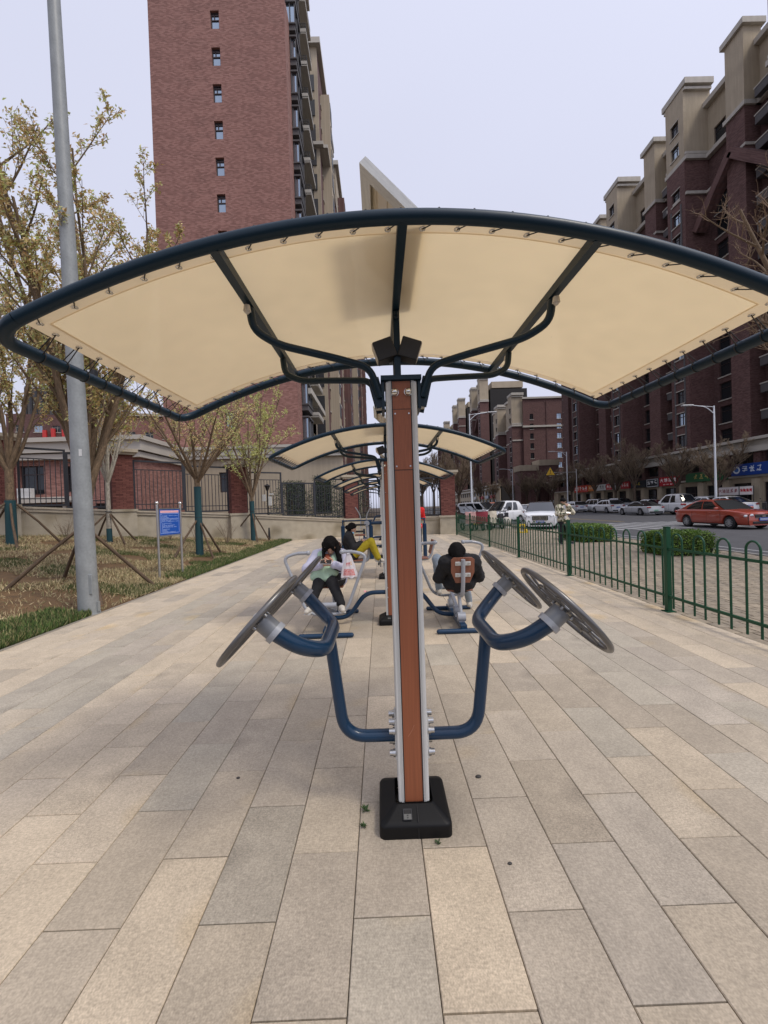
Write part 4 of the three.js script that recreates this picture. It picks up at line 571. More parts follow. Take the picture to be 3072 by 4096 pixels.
{ // young man standing on the pavement
  const x = 6.82, z = -14.7, j = { hipL: [x - 0.09, 0.9, z], hipR: [x + 0.09, 0.9, z], chest: [x, 1.25, z], neck: [x, 1.44, z], head: [x - 0.01, 1.585, z + 0.03], face: [-0.15, -0.4, 1], shL: [x - 0.185, 1.39, z], shR: [x + 0.185, 1.39, z], elL: [x - 0.25, 1.13, z + 0.05], elR: [x + 0.30, 1.17, z + 0.1], wrL: [x - 0.04, 1.13, z + 0.24], wrR: [x + 0.12, 1.40, z + 0.17], hdL: [0.06, 0, 0], hdR: [-0.06, 0.03, 0], thL: [0, 1, 0], knL: [x - 0.12, 0.5, z + 0.03], knR: [x + 0.13, 0.5, z], anL: [x - 0.13, 0.095, z], anR: [x + 0.2, 0.095, z - 0.03], ftL: [-0.02, -0.01, 0.16], ftR: [0.09, -0.01, 0.14] };
  const camo = tex(256, 256, (i, k) => { const u = i / 256, v = k / 256, n = tn(u * 9, v * 9, 9), m = tn(u * 7 + 3, v * 7, 7, 4); return n > 0.12 ? [0.33, 0.34, 0.24] : m > 0.2 ? [0.55, 0.54, 0.44] : [0.82, 0.79, 0.70]; });
  const cm = mat(1, 1, 1, 0.9, { map: camo });
  const p = person('young man in a pale camouflage jacket standing on the pavement looking at his phone', j, { top: cm, leg: blackC, shoe: M.black, sole: M.white, loose: 0.04, looseLeg: 0.035, hair: h => [h.at(0.045, 0.06, 0, 0.06), h.at(-0.02, 0.04, 0.045, 0.06), h.at(-0.02, 0.04, -0.045, 0.06)] });
  { const jk = p.t.children.find(q => q.name === 'jacket').geometry, P = jk.attributes.position, U = jk.attributes.uv; for (let i = 0; i < P.count; i++) U.setXY(i, P.getX(i) * 1.3 + P.getZ(i), P.getY(i) * 1.3); }
  part('shirt_front', sdf(p.L([[x - 0.005, 1.4, z + 0.095, 0.05, x, 0.98, z + 0.115, 0.055]]), 0.01, 0.012), cloth(0.7, 0.68, 0.68), p.t);
  part('bag_strap', tube([[-0.12, 1.46, 0.02], [-0.13, 1.38, 0.13], [-0.13, 1.15, 0.165]], 0.02, 8, true, 0.4), M.black, p.t);
  phone([x + 0.04, 1.17, z + 0.31], [-0.6, 0, 1.4], 'mobile phone held by the young man in camouflage');
}
{ // person in red seen past the post
  const x = 1.16, z = -13.0, j = { hipL: [x - 0.09, 0.93, z], hipR: [x + 0.09, 0.93, z], chest: [x, 1.3, z], neck: [x, 1.52, z], head: [x, 1.66, z - 0.02], face: [0, -0.1, -1], shL: [x - 0.2, 1.46, z], shR: [x + 0.2, 1.46, z], elL: [x - 0.25, 1.2, z - 0.1], elR: [x + 0.25, 1.2, z - 0.1], wrL: [x - 0.2, 1.2, z - 0.35], wrR: [x + 0.2, 1.2, z - 0.35], knL: [x - 0.1, 0.5, z], knR: [x + 0.11, 0.5, z], anL: [x - 0.1, 0.095, z], anR: [x + 0.12, 0.095, z], ftL: [0, -0.01, -0.16], ftR: [0.02, -0.01, -0.16] };
  const p = person('person in a red top and black trousers with their back turned beside the fourth post', j, { top: cloth(0.62, 0.018, 0.016), leg: blackC, shoe: offW, loose: 0.03, cell: 0.018 }); part('collar', new THREE.TorusGeometry(0.085, 0.014, 6, 18).rotateX(Math.PI / 2).translate(0, 1.53, 0), M.white, p.t);
}
{ // woman walking among the cars
  const x = 11.6, z = -30.4, j = { hipL: [x - 0.08, 0.87, z], hipR: [x + 0.08, 0.87, z], chest: [x, 1.2, z], neck: [x, 1.38, z], head: [x - 0.02, 1.52, z + 0.02], face: [-0.2, 0, 1], shL: [x - 0.17, 1.33, z], shR: [x + 0.17, 1.33, z], elL: [x - 0.22, 1.06, z], elR: [x + 0.25, 1.15, z + 0.1], wrL: [x - 0.2, 0.85, z + 0.1], wrR: [x + 0.12, 1.40, z + 0.1], knL: [x - 0.1, 0.47, z + 0.1], knR: [x + 0.1, 0.47, z], anL: [x - 0.1, 0.09, z + 0.1], anR: [x + 0.1, 0.09, z - 0.15] };
  person('woman in a beige coat walking among the parked cars, hand raised to her head', j, { top: cloth(0.46, 0.38, 0.32), leg: cloth(0.5, 0.48, 0.46), loose: 0.03, cell: 0.02, hair: h => [h.at(-0.05, -0.06, 0.05, 0.05, -0.05, -0.15, 0.05, 0.03), h.at(-0.05, -0.06, -0.05, 0.05, -0.05, -0.15, -0.05, 0.03)] });
}
{ // thin white carrier bag hung on the handlebar
  const print = canvasTex(256, 256, (g, w, h) => { g.fillStyle = '#efeaea'; g.fillRect(0, 0, w, h); g.fillStyle = '#d42020'; g.lineCap = 'round'; const R = (x, y, a, b) => g.fillRect(x, y, a, b);
    for (let i = 0; i < 3; i++) { const x = 88 + i * 22, y = 104 - i * 2; R(x, y, 17, 5); R(x, y + 8, 17, 4); R(x + 1, y, 4, 22); R(x + 12, y + 2, 4, 20); R(x + 4, y + 18, 12, 4); } for (let i = 0; i < 5; i++) R(90 + i * 12, 132, 8, 6); g.fillStyle = '#e8a010'; R(160, 92, 18, 6); R(160, 104, 16, 6); R(160, 92, 6, 34); R(160, 120, 18, 6);
    g.fillStyle = '#e0706c'; for (let i = 0; i < 60; i++) R(62 + (i % 15) * 9 + rnd() * 4, 170 + Math.floor(i / 15) * 16 + rnd() * 6, 3 + rnd() * 5, 4 + rnd() * 8); g.fillStyle = 'rgba(226,90,80,0.35)'; R(58, 168, 140, 70); });
  const t = thing('carrier_bag', 'thin white plastic carrier bag with red print hanging from the handlebar', 'bag', [-0.424, 0.72, -5.03]);
  part('bag_body', grid((u, v) => { const a = u * 2 * Math.PI, h = v * 0.3, w = (0.108 - 0.085 * Math.pow(v, 1.25)) * (1 + 0.07 * noise.noise(Math.cos(a) * 3, v * 5, Math.sin(a) * 3)), d = 0.55; return [-Math.sin(a) * w * (1 + 0.06 * Math.sin(a * 7 + v * 3)), h + (v < 0.01 ? 0.012 * Math.sin(a * 5) : 0), -Math.cos(a) * w * d * (1 + 0.08 * Math.cos(a * 9)), (u * 2 - 0.5), v * 0.98]; }, 64, 16), mat(0.85, 0.84, 0.84, 0.5, { map: print, transmission: 0.25, thickness: 0, side: THREE.DoubleSide }), t);
  part('bag_bottom', grid((u, v) => { const a = u * 2 * Math.PI; return [Math.sin(a) * 0.108 * v, 0.004 + 0.008 * v * Math.sin(a * 5), -Math.cos(a) * 0.06 * v]; }, 32, 3), mat(0.8, 0.72, 0.7, 0.5, { side: THREE.DoubleSide }), t);
  for (const s of [-1, 1]) part('bag_handle', grid((u, v) => { const b = v * Math.PI, x = s * 0.013; return [(u - 0.5) * 0.02 + x * Math.cos(b) * 0.4, 0.29 + 0.05 * Math.sin(b), Math.cos(b) * 0.026]; }, 2, 12), mat(0.85, 0.84, 0.84, 0.5, { transmission: 0.2, thickness: 0, side: THREE.DoubleSide }), t);
}
single('paper_scrap', 'tiny pink scrap of paper on the paving behind the carrier bag', 'litter', grid((u, v) => [u * 0.06, 0.012 + 0.01 * Math.sin(u * 5 + v * 3), v * 0.05], 4, 4), mat(0.7, 0.3, 0.33, 0.8, { side: THREE.DoubleSide }), [-0.36, 0.0, -7.5]);
// ---------- lawn grass, trees, shrubs ----------
const bladeMat = mat(1, 1, 1, 0.85, { side: THREE.DoubleSide });
{
  const lawnGrass = new THREE.Group(); lawnGrass.name = 'lawn_grass'; lawnGrass.userData = { kind: 'stuff', label: 'dry straw coloured and green grass on the lawn', category: 'grass' }; scene.add(lawnGrass);
  const ok = (x, z) => { const e = Math.hypot((x + 5.6) / 1.3, (z + 6.9) / 0.9); return e > 1 || rnd() < 0.12; };
  const put = (d, s, lie) => { d.rotation.set(rr(-lie, lie) - Math.PI / 2, rr(0, 6.3), 0, 'YXZ'); d.scale.set(s * 0.16, s, s); };
  const spot = (near) => { let x, z, n = 0; do { z = -2.6 - Math.pow(rnd(), near) * 19; x = -4.75 - Math.pow(rnd(), 1.5) * 9.5; } while ((!ok(x, z) || x < z * 1.12 - 0.5) && n++ < 30); return [x, z]; };
  scatter('dry_grass', 60000, bladeMat, lawnGrass, d => { let x, z; do { [x, z] = spot(1.5); } while (noise.noise(x * 0.8, z * 0.8, 2) < -0.28); d.position.set(x, lawnY(x, z) - 0.005, z); put(d, rr(0.05, 0.12), 1.25); }, [[0.50, 0.40, 0.22], [0.58, 0.47, 0.27], [0.38, 0.30, 0.16], [0.28, 0.26, 0.12]]);
  scatter('green_grass', 42000, bladeMat, lawnGrass, d => { let x, z, n = 0; do { [x, z] = spot(1.4); } while (noise.noise(x * 0.7 + 5, z * 0.7, 6) < 0.16 && n++ < 30); d.position.set(x, lawnY(x, z) - 0.005, z); put(d, rr(0.04, 0.1), 0.8); }, [[0.10, 0.13, 0.035], [0.16, 0.17, 0.06], [0.07, 0.10, 0.03]]);
  scatter('edge_grass', 34000, bladeMat, lawnGrass, d => { const far = rnd() < 0.62, z = far ? rr(-9.5, -21) : rr(-2.4, -6.4), x = -4.70 - Math.pow(rnd(), 1.6) * (far ? 0.75 : 0.95) * (0.7 + 0.5 * noise.noise(z * 1.7, 3, 1)); d.position.set(x, lawnY(x, z) - 0.005, z); put(d, rr(0.05, 0.14), 0.7); }, far_edge());
  function far_edge() { return [[0.09, 0.145, 0.035], [0.12, 0.18, 0.045], [0.06, 0.095, 0.025], [0.26, 0.24, 0.1]]; }
}
function growTree(o) { // ascending limbs from a crotch, each with side shoots; returns geometries and leaf sites
  const limbs = [], twigs = [], sites = [];
  function grow(p, dir, len, r, lv) {
    const n = lv === 0 ? 7 : lv === 1 ? 5 : 4, pts = [p.clone()], d = dir.clone().normalize(); let q = p.clone();
    for (let i = 0; i < n; i++) { d.add(V(rr(-1, 1), rr(-0.6, 1) * 0.5, rr(-1, 1)).multiplyScalar(o.wiggle ?? 0.13)).add(V(0, (o.up ?? 0.09), 0)).normalize(); q = q.clone().addScaledVector(d, len / n); pts.push(q); }
    (lv <= 1 ? limbs : twigs).push(tube(pts, [r, Math.max(r * 0.28, o.minR ?? 0.004)], lv === 0 ? 8 : lv === 1 ? 6 : 4, false));
    if (lv >= o.levels) { for (const s of pts.slice(1)) sites.push([s, d.clone(), lv]); return; }
    if (lv >= 2) for (const s of pts.slice(1)) sites.push([s, d.clone(), lv]);
    const m = o.kids[lv];
    for (let k = 0; k < m; k++) {
      const t = (o.from?.[lv] ?? 0.18) + (1 - (o.from?.[lv] ?? 0.18)) * (k + rnd() * 0.8) / m, f = Math.min(n - 0.01, t * n), a = pts[Math.floor(f)].clone().lerp(pts[Math.floor(f) + 1], f % 1);
      const ax = V(rr(-1, 1), rr(-0.2, 0.5), rr(-1, 1)).normalize(), nd = d.clone().multiplyScalar(Math.cos(o.angle ?? 0.75)).addScaledVector(ax, Math.sin(o.angle ?? 0.75));
      grow(a, nd, len * rr(o.ratio[lv] * 0.75, o.ratio[lv] * 1.2) * (1 - 0.45 * t), r * (o.rr ?? 0.5) * (1 - 0.4 * t), lv + 1);
    }
  }
  const top = V(o.lean?.[0] ?? 0, o.trunk, o.lean?.[1] ?? 0), tr = tube([V(0, -0.15, 0), V(top.x * 0.35, o.trunk * 0.4, top.z * 0.35), top], [o.r, o.r * 0.8], 12, false);
  for (let k = 0; k < o.limbs; k++) { const a = (k + rr(-0.25, 0.25)) / o.limbs * 2 * Math.PI + (o.turn ?? 0), s = o.spread * rr(0.6, 1.15); grow(top.clone().add(V(0, -rr(0, o.low ?? 0.15), 0)), V(Math.cos(a) * s, 1, Math.sin(a) * s), o.len * rr(0.75, 1.1), o.r * rr(0.42, 0.62), 0); }
  return { tr, limbs, twigs, sites };
}
const barkTex = tex(128, 256, (i, j) => { const u = i / 128, v = j / 256, b = 0.8 + 0.25 * tn(u * 14, v * 10, 14) + 0.2 * tn(u * 40, v * 60, 40, 2); return [b, b * 0.97, b * 0.92]; });
const bark = mat(0.26, 0.19, 0.125, 0.9, { map: barkTex, bumpMap: barkTex, bumpScale: 0.008 }), paleBark = mat(0.55, 0.53, 0.47, 0.8, { map: barkTex }), darkBark = mat(0.135, 0.10, 0.075, 0.9, { map: barkTex }), twigM = mat(0.21, 0.155, 0.10, 0.9), wrapM = mat(0.011, 0.052, 0.060, 0.8, { bumpMap: barkTex, bumpScale: 0.01 }), poleM = mat(0.17, 0.12, 0.08, 0.9, { map: barkTex });
function springTree(name, label, pos, o, leafN, leafS, barkM, cols) {
  const t = thing(name, label, 'tree', pos, 0, 'young budding trees on the lawn'), g = growTree(o);
  const tk = part('trunk', g.tr, barkM, t); part('limbs', g.limbs, barkM, tk).userData = { kind: 'stuff' };
  const cr = part('crown', g.twigs, twigM, t); cr.userData = { kind: 'stuff' };
  scatter('buds_and_young_leaves', leafN, leafMat, t, d => { const [p, dr] = g.sites[Math.floor(rnd() * g.sites.length)]; d.position.copy(p).addScaledVector(dr, rr(-0.05, 0.05)).add(V(rr(-1, 1), rr(-1.2, 0.5), rr(-1, 1)).multiplyScalar(0.045)); d.rotation.set(rr(0.3, 2.2), rr(0, 6.3), rr(-0.5, 0.5)); d.scale.set(leafS * rr(0.5, 1), leafS, leafS * rr(0.8, 1.7)); }, cols);
  if (o.wrap) part('trunk_wrap', tube([[0, 0, 0], [(o.lean?.[0] ?? 0) * 0.2, o.wrap, (o.lean?.[1] ?? 0) * 0.2]], [o.r * 1.12, o.r * 1.04], 14, false), wrapM, tk);
  return t;
}
function stakes(feet, tie, label) { const t = thing('tree_stakes', label, 'tree support', [tie[0], 0, tie[2]], 0, 'wooden props round the young trees'); for (const f of feet) { const d = V(...tie).sub(V(...f)).multiplyScalar(1.05).add(V(...f)); part('pole', tube([[f[0] - tie[0], f[1] - 0.08, f[2] - tie[2]], [(f[0] + d.x) / 2 - tie[0] + rr(-0.03, 0.03), (f[1] + d.y) / 2, (f[2] + d.z) / 2 - tie[2] + rr(-0.03, 0.03)], [d.x - tie[0], d.y, d.z - tie[2]]], [0.038, 0.028], 8), poleM, t); } part('tie', new THREE.TorusGeometry(0.1, 0.016, 6, 16).rotateX(Math.PI / 2).translate(0, tie[1], 0), M.black, t); }
const ochre = [[0.62, 0.50, 0.20], [0.55, 0.53, 0.20], [0.64, 0.45, 0.19], [0.50, 0.54, 0.18], [0.55, 0.36, 0.16]], lime = [[0.58, 0.60, 0.19], [0.50, 0.56, 0.16], [0.64, 0.60, 0.22]];
springTree('maple_tree', 'tall budding maple right behind the grey lamp column', [-5.93, 0.14, -7.95], { trunk: 2.1, r: 0.12, limbs: 8, len: 6.8, spread: 0.30, levels: 3, kids: [12, 6, 4], ratio: [0.32, 0.42, 0.5], lean: [0.12, 0.05], up: 0.06, wiggle: 0.075, angle: 0.66, from: [0.16, 0.15, 0.15], turn: 0.5, rr: 0.42, low: 0.7 }, 26000, 0.06, bark, ochre);
stakes([[-7.04, 0.29, -7.32], [-6.9, 0.27, -8.57], [-4.92, 0.03, -8.71], [-4.98, 0.03, -7.03]], [-5.93, 1.42, -7.95], 'brown wooden poles propping the maple behind the lamp column');
springTree('maple_tree', 'budding maple with a green wrapped trunk at the left edge', [-11.3, 0.82, -12.2], { trunk: 2.3, r: 0.13, limbs: 6, len: 6.2, spread: 0.38, levels: 3, kids: [10, 6, 4], ratio: [0.34, 0.42, 0.5], wrap: 1.35, up: 0.06, wiggle: 0.09, angle: 0.7, from: [0.2, 0.15, 0.15], rr: 0.42 }, 15000, 0.07, bark, ochre);
stakes([[-12.6, 0.98, -12.8], [-10.3, 0.7, -13.0], [-11.9, 0.9, -11.0], [-10.4, 0.72, -11.4]], [-11.3, 2.2, -12.2], 'wooden poles propping the green wrapped maple at the left edge');
springTree('birch_tree', 'thin white trunked birch in front of the brick pillar', [-9.9, 0.64, -14.5], { trunk: 2.2, r: 0.085, limbs: 7, len: 3.6, spread: 0.34, levels: 3, kids: [7, 5, 3], ratio: [0.4, 0.45, 0.5], wrap: 0.5, up: 0.07, wiggle: 0.1, rr: 0.42 }, 3600, 0.055, paleBark, ochre);
stakes([[-10.8, 0.75, -15.1], [-9.1, 0.54, -14.2], [-9.4, 0.58, -15.4], [-10.5, 0.72, -13.8]], [-9.9, 1.75, -14.5], 'wooden poles propping the white trunked birch');
springTree('maple_tree', 'young maple with a dark green wrapped trunk beside the blue notice board', [-6.05, 0.17, -13.2], { trunk: 2.55, r: 0.105, limbs: 10, len: 3.4, spread: 0.85, levels: 3, kids: [6, 5, 3], ratio: [0.4, 0.45, 0.5], wrap: 2.3, up: 0.05, wiggle: 0.09, rr: 0.42 }, 3600, 0.055, bark, ochre);
stakes([[-6.4, 0.2, -12.1], [-5.75, 0.14, -14.3], [-5.45, 0.1, -12.9]], [-6.05, 1.45, -13.2], 'wooden poles propping the maple beside the blue notice board');
springTree('maple_tree', 'young lime green tree in front of the wall by the garden lamp', [-6.1, 0.18, -18.9], { trunk: 2.1, r: 0.1, limbs: 9, len: 5.2, spread: 0.42, levels: 3, kids: [8, 5, 4], ratio: [0.36, 0.42, 0.5], wrap: 1.9, up: 0.05, wiggle: 0.09, rr: 0.4 }, 7500, 0.06, bark, lime);
stakes([[-7.3, 0.32, -19.3], [-5.4, 0.1, -19.4], [-5.6, 0.12, -18.0]], [-6.1, 1.6, -18.9], 'wooden poles propping the lime green tree by the garden lamp');
// leafless shrubs at the foot of the wall
[[-8.7, -16.4, 'tall leafless shrub against the wall left of the notice board'], [-7.4, -15.9, 'leafless shrub against the wall behind the notice board'], [-10.2, -12.9, 'leafless shrub near the white birch'], [-6.6, -17.0, 'small leafless shrub right of the green wrapped maple']].forEach(([x, z, l]) => {
  const t = thing('bare_shrub', l, 'shrub', [x, lawnY(x, z) - 0.02, z], 0, 'leafless shrubs by the wall'), st = []; for (let k = 0; k < 16; k++) { const a = rr(0, 6.3), h = rr(0.6, 1.1), s = rr(0.1, 0.45); const p = [[0, 0, 0], [Math.cos(a) * s * 0.4, h * 0.5, Math.sin(a) * s * 0.4], [Math.cos(a) * s, h, Math.sin(a) * s]]; st.push(tube(p, [0.007, 0.003], 4, false)); for (let q = 0; q < 3; q++) { const b = V(...p[1]).lerp(V(...p[2]), rr(0, 0.8)); st.push(tube([b, b.clone().add(V(rr(-0.2, 0.2), rr(0.08, 0.25), rr(-0.2, 0.2)))], [0.004, 0.002], 3, false)); } } part('stems', st, twigM, t).userData = { kind: 'stuff' };
});
// dark evergreens behind the railings
[[-5.6, -25.2, 1.5, 3.2, 'dark evergreen bush behind the railing left of the second pillar'], [-3.6, -25.6, 1.4, 3.5, 'dark evergreen bush behind the railing, middle of the three'], [-1.9, -26.0, 1.3, 3.1, 'dark evergreen bush behind the railing next to the pillar']].forEach(([x, z, r, h, l]) => {
  const t = thing('evergreen_bush', l, 'shrub', [x, 0, z], 0, 'evergreen bushes behind the railing'); part('stem', cyl(0.05, 0.03, h * 0.7, 0, h * 0.35, 0, 8), darkBark, t);
  scatter('foliage', 4200, leafMat, t, d => { const a = rr(0, 6.3), y = rnd(), q = Math.sqrt(rnd()) * r * (0.55 + 0.5 * Math.sin(Math.min(1, y * 1.15) * Math.PI)) * (1 + 0.3 * noise.noise(a * 2, y * 4, x)); d.position.set(Math.cos(a) * q, 0.25 + y * h, Math.sin(a) * q); d.rotation.set(rr(-1, 2), rr(0, 6.3), rr(-1, 1)); d.scale.set(0.045, 0.1, rr(0.08, 0.15)); }, [[0.03, 0.055, 0.015], [0.05, 0.075, 0.02], [0.02, 0.035, 0.012]]);
});
// weeds in the joint and small litter on the paving
[[-0.13, -2.06, 0.03, 'small green weed in the joint left of the post base'], [-0.135, -1.96, 0.022, 'tinier weed just below it in the same joint'], [0.22, -1.84, 0.018, 'tiny weed in front of the post base']].forEach(([x, z, s, l]) => { const t = thing('weed', l, 'weed', [x, 0, z]); scatter('leaves', 22, leafMat, t, (d, i) => { d.position.set(rr(-0.006, 0.006), rr(0, 0.006), rr(-0.01, 0.01)); d.rotation.set(rr(-1.1, -0.2), i * 0.6 + rr(0, 0.4), 0, 'YXZ'); d.scale.set(s * 0.5, s * 0.6, s * rr(0.6, 1.2)); }, [[0.06, 0.12, 0.03], [0.04, 0.08, 0.02]]); });
[[0.52, -2.28, 'dark pebble on the paving right of the post base', 0.012], [0.52, -1.72, 'pair of small dark crumbs on the paving in front of the post', 0.007], [-0.9, -2.35, 'brown crumb on the paving left of the post', 0.008]].forEach(([x, z, l, r]) => single('pebble', l, 'pebble', sph(r, 0, r * 0.5, 0, 8, 1.5, 0.7, 1), mat(0.05, 0.045, 0.04, 0.8), [x, 0, z]));
// ---------- buildings ----------
const farBrick = (() => { const t = tex(512, 512, (i, j) => { const u = i / 512, v = j / 512; const r = Math.floor(v * 64), c = Math.floor(u * 32 + (r % 2) * 0.5), h = Math.abs(Math.sin((r * 37.7 + (c % 32) * 91.3) * 12.9898) * 43758.5453) % 1; const b = 0.82 + 0.2 * h + 0.09 * tn(u * 6, v * 6, 6) + 0.07 * tn(u * 24, v * 24, 24, 2), y = (v * 64) % 1; return y < 0.14 ? [b * 0.93, b * 0.95, b * 0.96] : [b, b * (0.94 + 0.06 * h), b * (0.93 + 0.07 * h)]; }); t.repeat.set(1 / 8, 1 / 4.6); return t; })();
const weatherTex = (() => { const t = tex(512, 512, (i, j) => { const u = i / 512, v = j / 512, b = 0.9 + 0.08 * tn(u * 5, v * 5, 5) + 0.05 * tn(u * 40, v * 3, 40, 2) + 0.03 * tn(u * 90, v * 90, 90, 4); return [b, b * 0.99, b * 0.97]; }); t.repeat.set(1 / 7, 1 / 7); return t; })();
const BM = { redBrick: mat(0.32, 0.165, 0.132, 0.9, { map: farBrick, bumpMap: farBrick, bumpScale: 0.01 }), brownBrick: mat(0.150, 0.080, 0.070, 0.9, { map: farBrick }), darkBrick: mat(0.125, 0.068, 0.060, 0.9, { map: farBrick }), cream: mat(0.50, 0.425, 0.32, 0.9, { map: weatherTex }), stone: mat(0.56, 0.53, 0.48, 0.85, { map: weatherTex }), greyPan: mat(0.115, 0.11, 0.115, 0.8, { map: weatherTex }), frame: mat(0.045, 0.028, 0.026, 0.6), glass: mat(0.32, 0.38, 0.44, 0.05, { metalness: 0.85 }), darkGlass: mat(0.03, 0.034, 0.038, 0.06, { metalness: 0.3 }), interior: mat(0.016, 0.014, 0.013, 0.8), roof: mat(0.16, 0.15, 0.14, 0.9), rail: mat(0.03, 0.03, 0.032, 0.5) };
const winCache = {};
function winGeo(w, h, style) { return winCache[[w, h, style]] ??= (() => { const b = 0.07, L = [box(w, b, 0.08, 0, h / 2 - b / 2, 0), box(w, b, 0.08, 0, -h / 2 + b / 2, 0), box(b, h - 2 * b, 0.08, -w / 2 + b / 2, 0, 0), box(b, h - 2 * b, 0.08, w / 2 - b / 2, 0, 0)]; if (style === 'stair') L.push(box(w - 2 * b, b, 0.08, 0, h * 0.08, 0), box(w - 2 * b, b * 1.6, 0.06, 0, h * 0.36, 0), box(b, h * 0.28, 0.06, -w * 0.1, h * 0.22, 0)); else { L.push(box(b * 0.8, h - 2 * b, 0.07, w * 0.1, 0, 0)); if (h > 1.4) L.push(box(w - 2 * b, b * 0.8, 0.06, 0, h * 0.2, 0)); } return { frame: merge(L), pane: new THREE.PlaneGeometry(w - b, h - b).translate(0, 0, -0.02), sill: merge([box(w + 0.24, 0.13, 0.2, 0, -h / 2 - 0.065, 0.2)]), head: merge([box(w + 0.24, 0.1, 0.14, 0, h / 2 + 0.05, 0.17)]) }; })(); }
// a wall with real openings; holes = {x, y (centre), w, h, style, sill}
function facade(parent, pos, ry, w, h, y0, holes, wallM, o = {}) {
  const g = new THREE.Group(); g.position.set(...pos); g.rotation.y = ry; g.name = 'facade'; parent.add(g);
  const geo = extr([[-w / 2, y0], [w / 2, y0], [w / 2, h], [-w / 2, h]], 0.3, 0, holes.map(q => [[q.x - q.w / 2, q.y - q.h / 2], [q.x - q.w / 2, q.y + q.h / 2], [q.x + q.w / 2, q.y + q.h / 2], [q.x + q.w / 2, q.y - q.h / 2]])).translate(0, 0, -0.3);
  part('wall', geo, wallM, g);
  for (const q of holes) { const c = winGeo(q.w, q.h, q.style), wn = mesh('window', c.frame, o.frameM ?? BM.frame, g); wn.position.set(q.x, q.y, -0.2); mesh('pane', c.pane, q.glass ?? BM.glass, wn); if (q.sill) { mesh('sill', c.sill, BM.stone, wn); if (q.sill > 1) mesh('lintel', c.head, BM.stone, wn); } }
  return g;
}
function face(...a) { const g = facade(...a); flat(g); }
function cornice(parent, m, list) { for (const [w, h, d, x, y, z] of list) part('cornice', box(w, h, d, x, y, z), m, parent); }
{ // red brick tower on the left
  const t = thing('apartment_tower', 'tall red brick tower with a single column of narrow windows on the left', 'building', [-12.2, 0, -33.2]);
  const W = 11.2, T = 44.2, holes = []; for (let k = 0; k < 13; k++) holes.push({ x: -0.15, y: 42.0 - k * 3.0 + 0.2, w: 0.72, h: 1.5, style: 'stair' });
  face(t, [0, 0, 0], 0, W, T, 5.5, holes.filter(q => q.y > 7.5), BM.redBrick);
  part('core', box(W - 0.6, T - 0.2, 11, 0, T / 2 - 0.1, -5.9), BM.interior, t);
  cornice(t, BM.stone, [[W + 0.3, 0.35, 0.5, 0, T + 0.17, -0.2]]);
  // east side: brick return, glazed bays, balconies with air conditioners
  face(t, [W / 2, 0, -1.05], Math.PI / 2, 1.5, T, 5.5, [], BM.redBrick);
  part('side_wall', box(0.3, 56, 10.4, W / 2 - 0.45, 28, -7.0), BM.cream, t);
  part('upper_block', box(8, 13, 9.5, 1.2, 49.5, -7.2), BM.cream, t);
  for (let k = 0; k < 16; k++) {
    const y = 8.6 + k * 3.0; if (y > 54) break;
    const b = part('bay_window', [box(0.9, 0.5, 2.2, W / 2 + 0.1, y - 1.0, -2.9), box(0.98, 0.12, 2.4, W / 2 + 0.12, y - 0.72, -2.9), box(1.0, 0.14, 2.4, W / 2 + 0.12, y + 1.18, -2.9), ...[-1.05, 0, 1.05].map(z => box(0.08, 1.8, 0.08, W / 2 + 0.52, y + 0.2, -2.9 + z)), box(0.08, 1.8, 0.08, W / 2 + 0.1, y + 0.2, -1.82)], BM.greyPan, t); part('pane', box(0.74, 1.7, 2.02, W / 2 + 0.1, y + 0.2, -2.9), BM.glass, b);
    const bal = part('balcony', [box(1.5, 0.16, 3.2, W / 2 + 0.3, y - 1.15, -6.2), box(1.5, 0.4, 0.1, W / 2 + 0.3, y - 0.95, -4.65), box(0.1, 0.4, 3.1, W / 2 + 1.0, y - 0.95, -6.2)], BM.stone, t); part('railing', [...[0, 1, 2, 3].map(q => box(1.44, 0.03, 0.03, W / 2 + 0.3, y - 0.68 + q * 0.14, -4.62)), ...[0, 1, 2, 3].map(q => box(0.03, 0.03, 3.0, W / 2 + 1.02, y - 0.68 + q * 0.14, -6.2)), ...[...Array(7)].map((_, q) => box(0.03, 0.5, 0.03, W / 2 - 0.36 + q * 0.23, y - 0.5, -4.6))], BM.rail, bal);
    part('door_opening', box(0.5, 2.1, 0.9, W / 2 - 0.3, y, -5.6), BM.interior, t);
    part('window', box(0.5, 1.7, 1.5, W / 2 - 0.4, y + 0.2, -9.5), BM.darkGlass, t);
    if (k % 4 === 1 || k === 11) { const ac = part('air_conditioner', [rbox(0.3, 0.55, 0.8, 0.03, W / 2 + 0.15, y - 0.35, -5.6)], M.white, bal); part('fan_grille', cyl(0.22, 0.22, 0.02, W / 2 + 0.31, y - 0.35, -5.6, 16, 0, Math.PI / 2), M.dark, bal); }
  }
  cornice(t, BM.stone, [[1.2, 0.5, 9, W / 2 + 0.2, 12.2, -6.8], [1.0, 0.3, 9, W / 2 + 0.1, 7.2, -6.8]]);
}
[[-11.0, -49, 58, 'second tower of the left row, cream and brown with dark louvres'], [-10.6, -66, 58, 'third tower of the left row, partly hidden behind the second'], [-10.2, -84, 58, 'fourth tower of the left row, a narrow strip behind the others'], [-9.4, -118, 52, 'farthest tower of the left row, brown with pale sills']].forEach(([x, z, H, l], n) => {
  const t = thing('apartment_tower', l, 'building', [x, 0, z], 0, 'towers behind the red brick tower'); const w = 10;
  part('core', box(w - 1, H - 0.5, 14, -0.4, H / 2, -7), BM.interior, t);
  face(t, [0, 0, 0], 0, w, H, 0, [...Array(17)].map((_, k) => ({ x: 3.2, y: 6 + k * 3, w: 1.0, h: 2.0, glass: BM.darkGlass })), n < 2 ? BM.cream : BM.brownBrick);
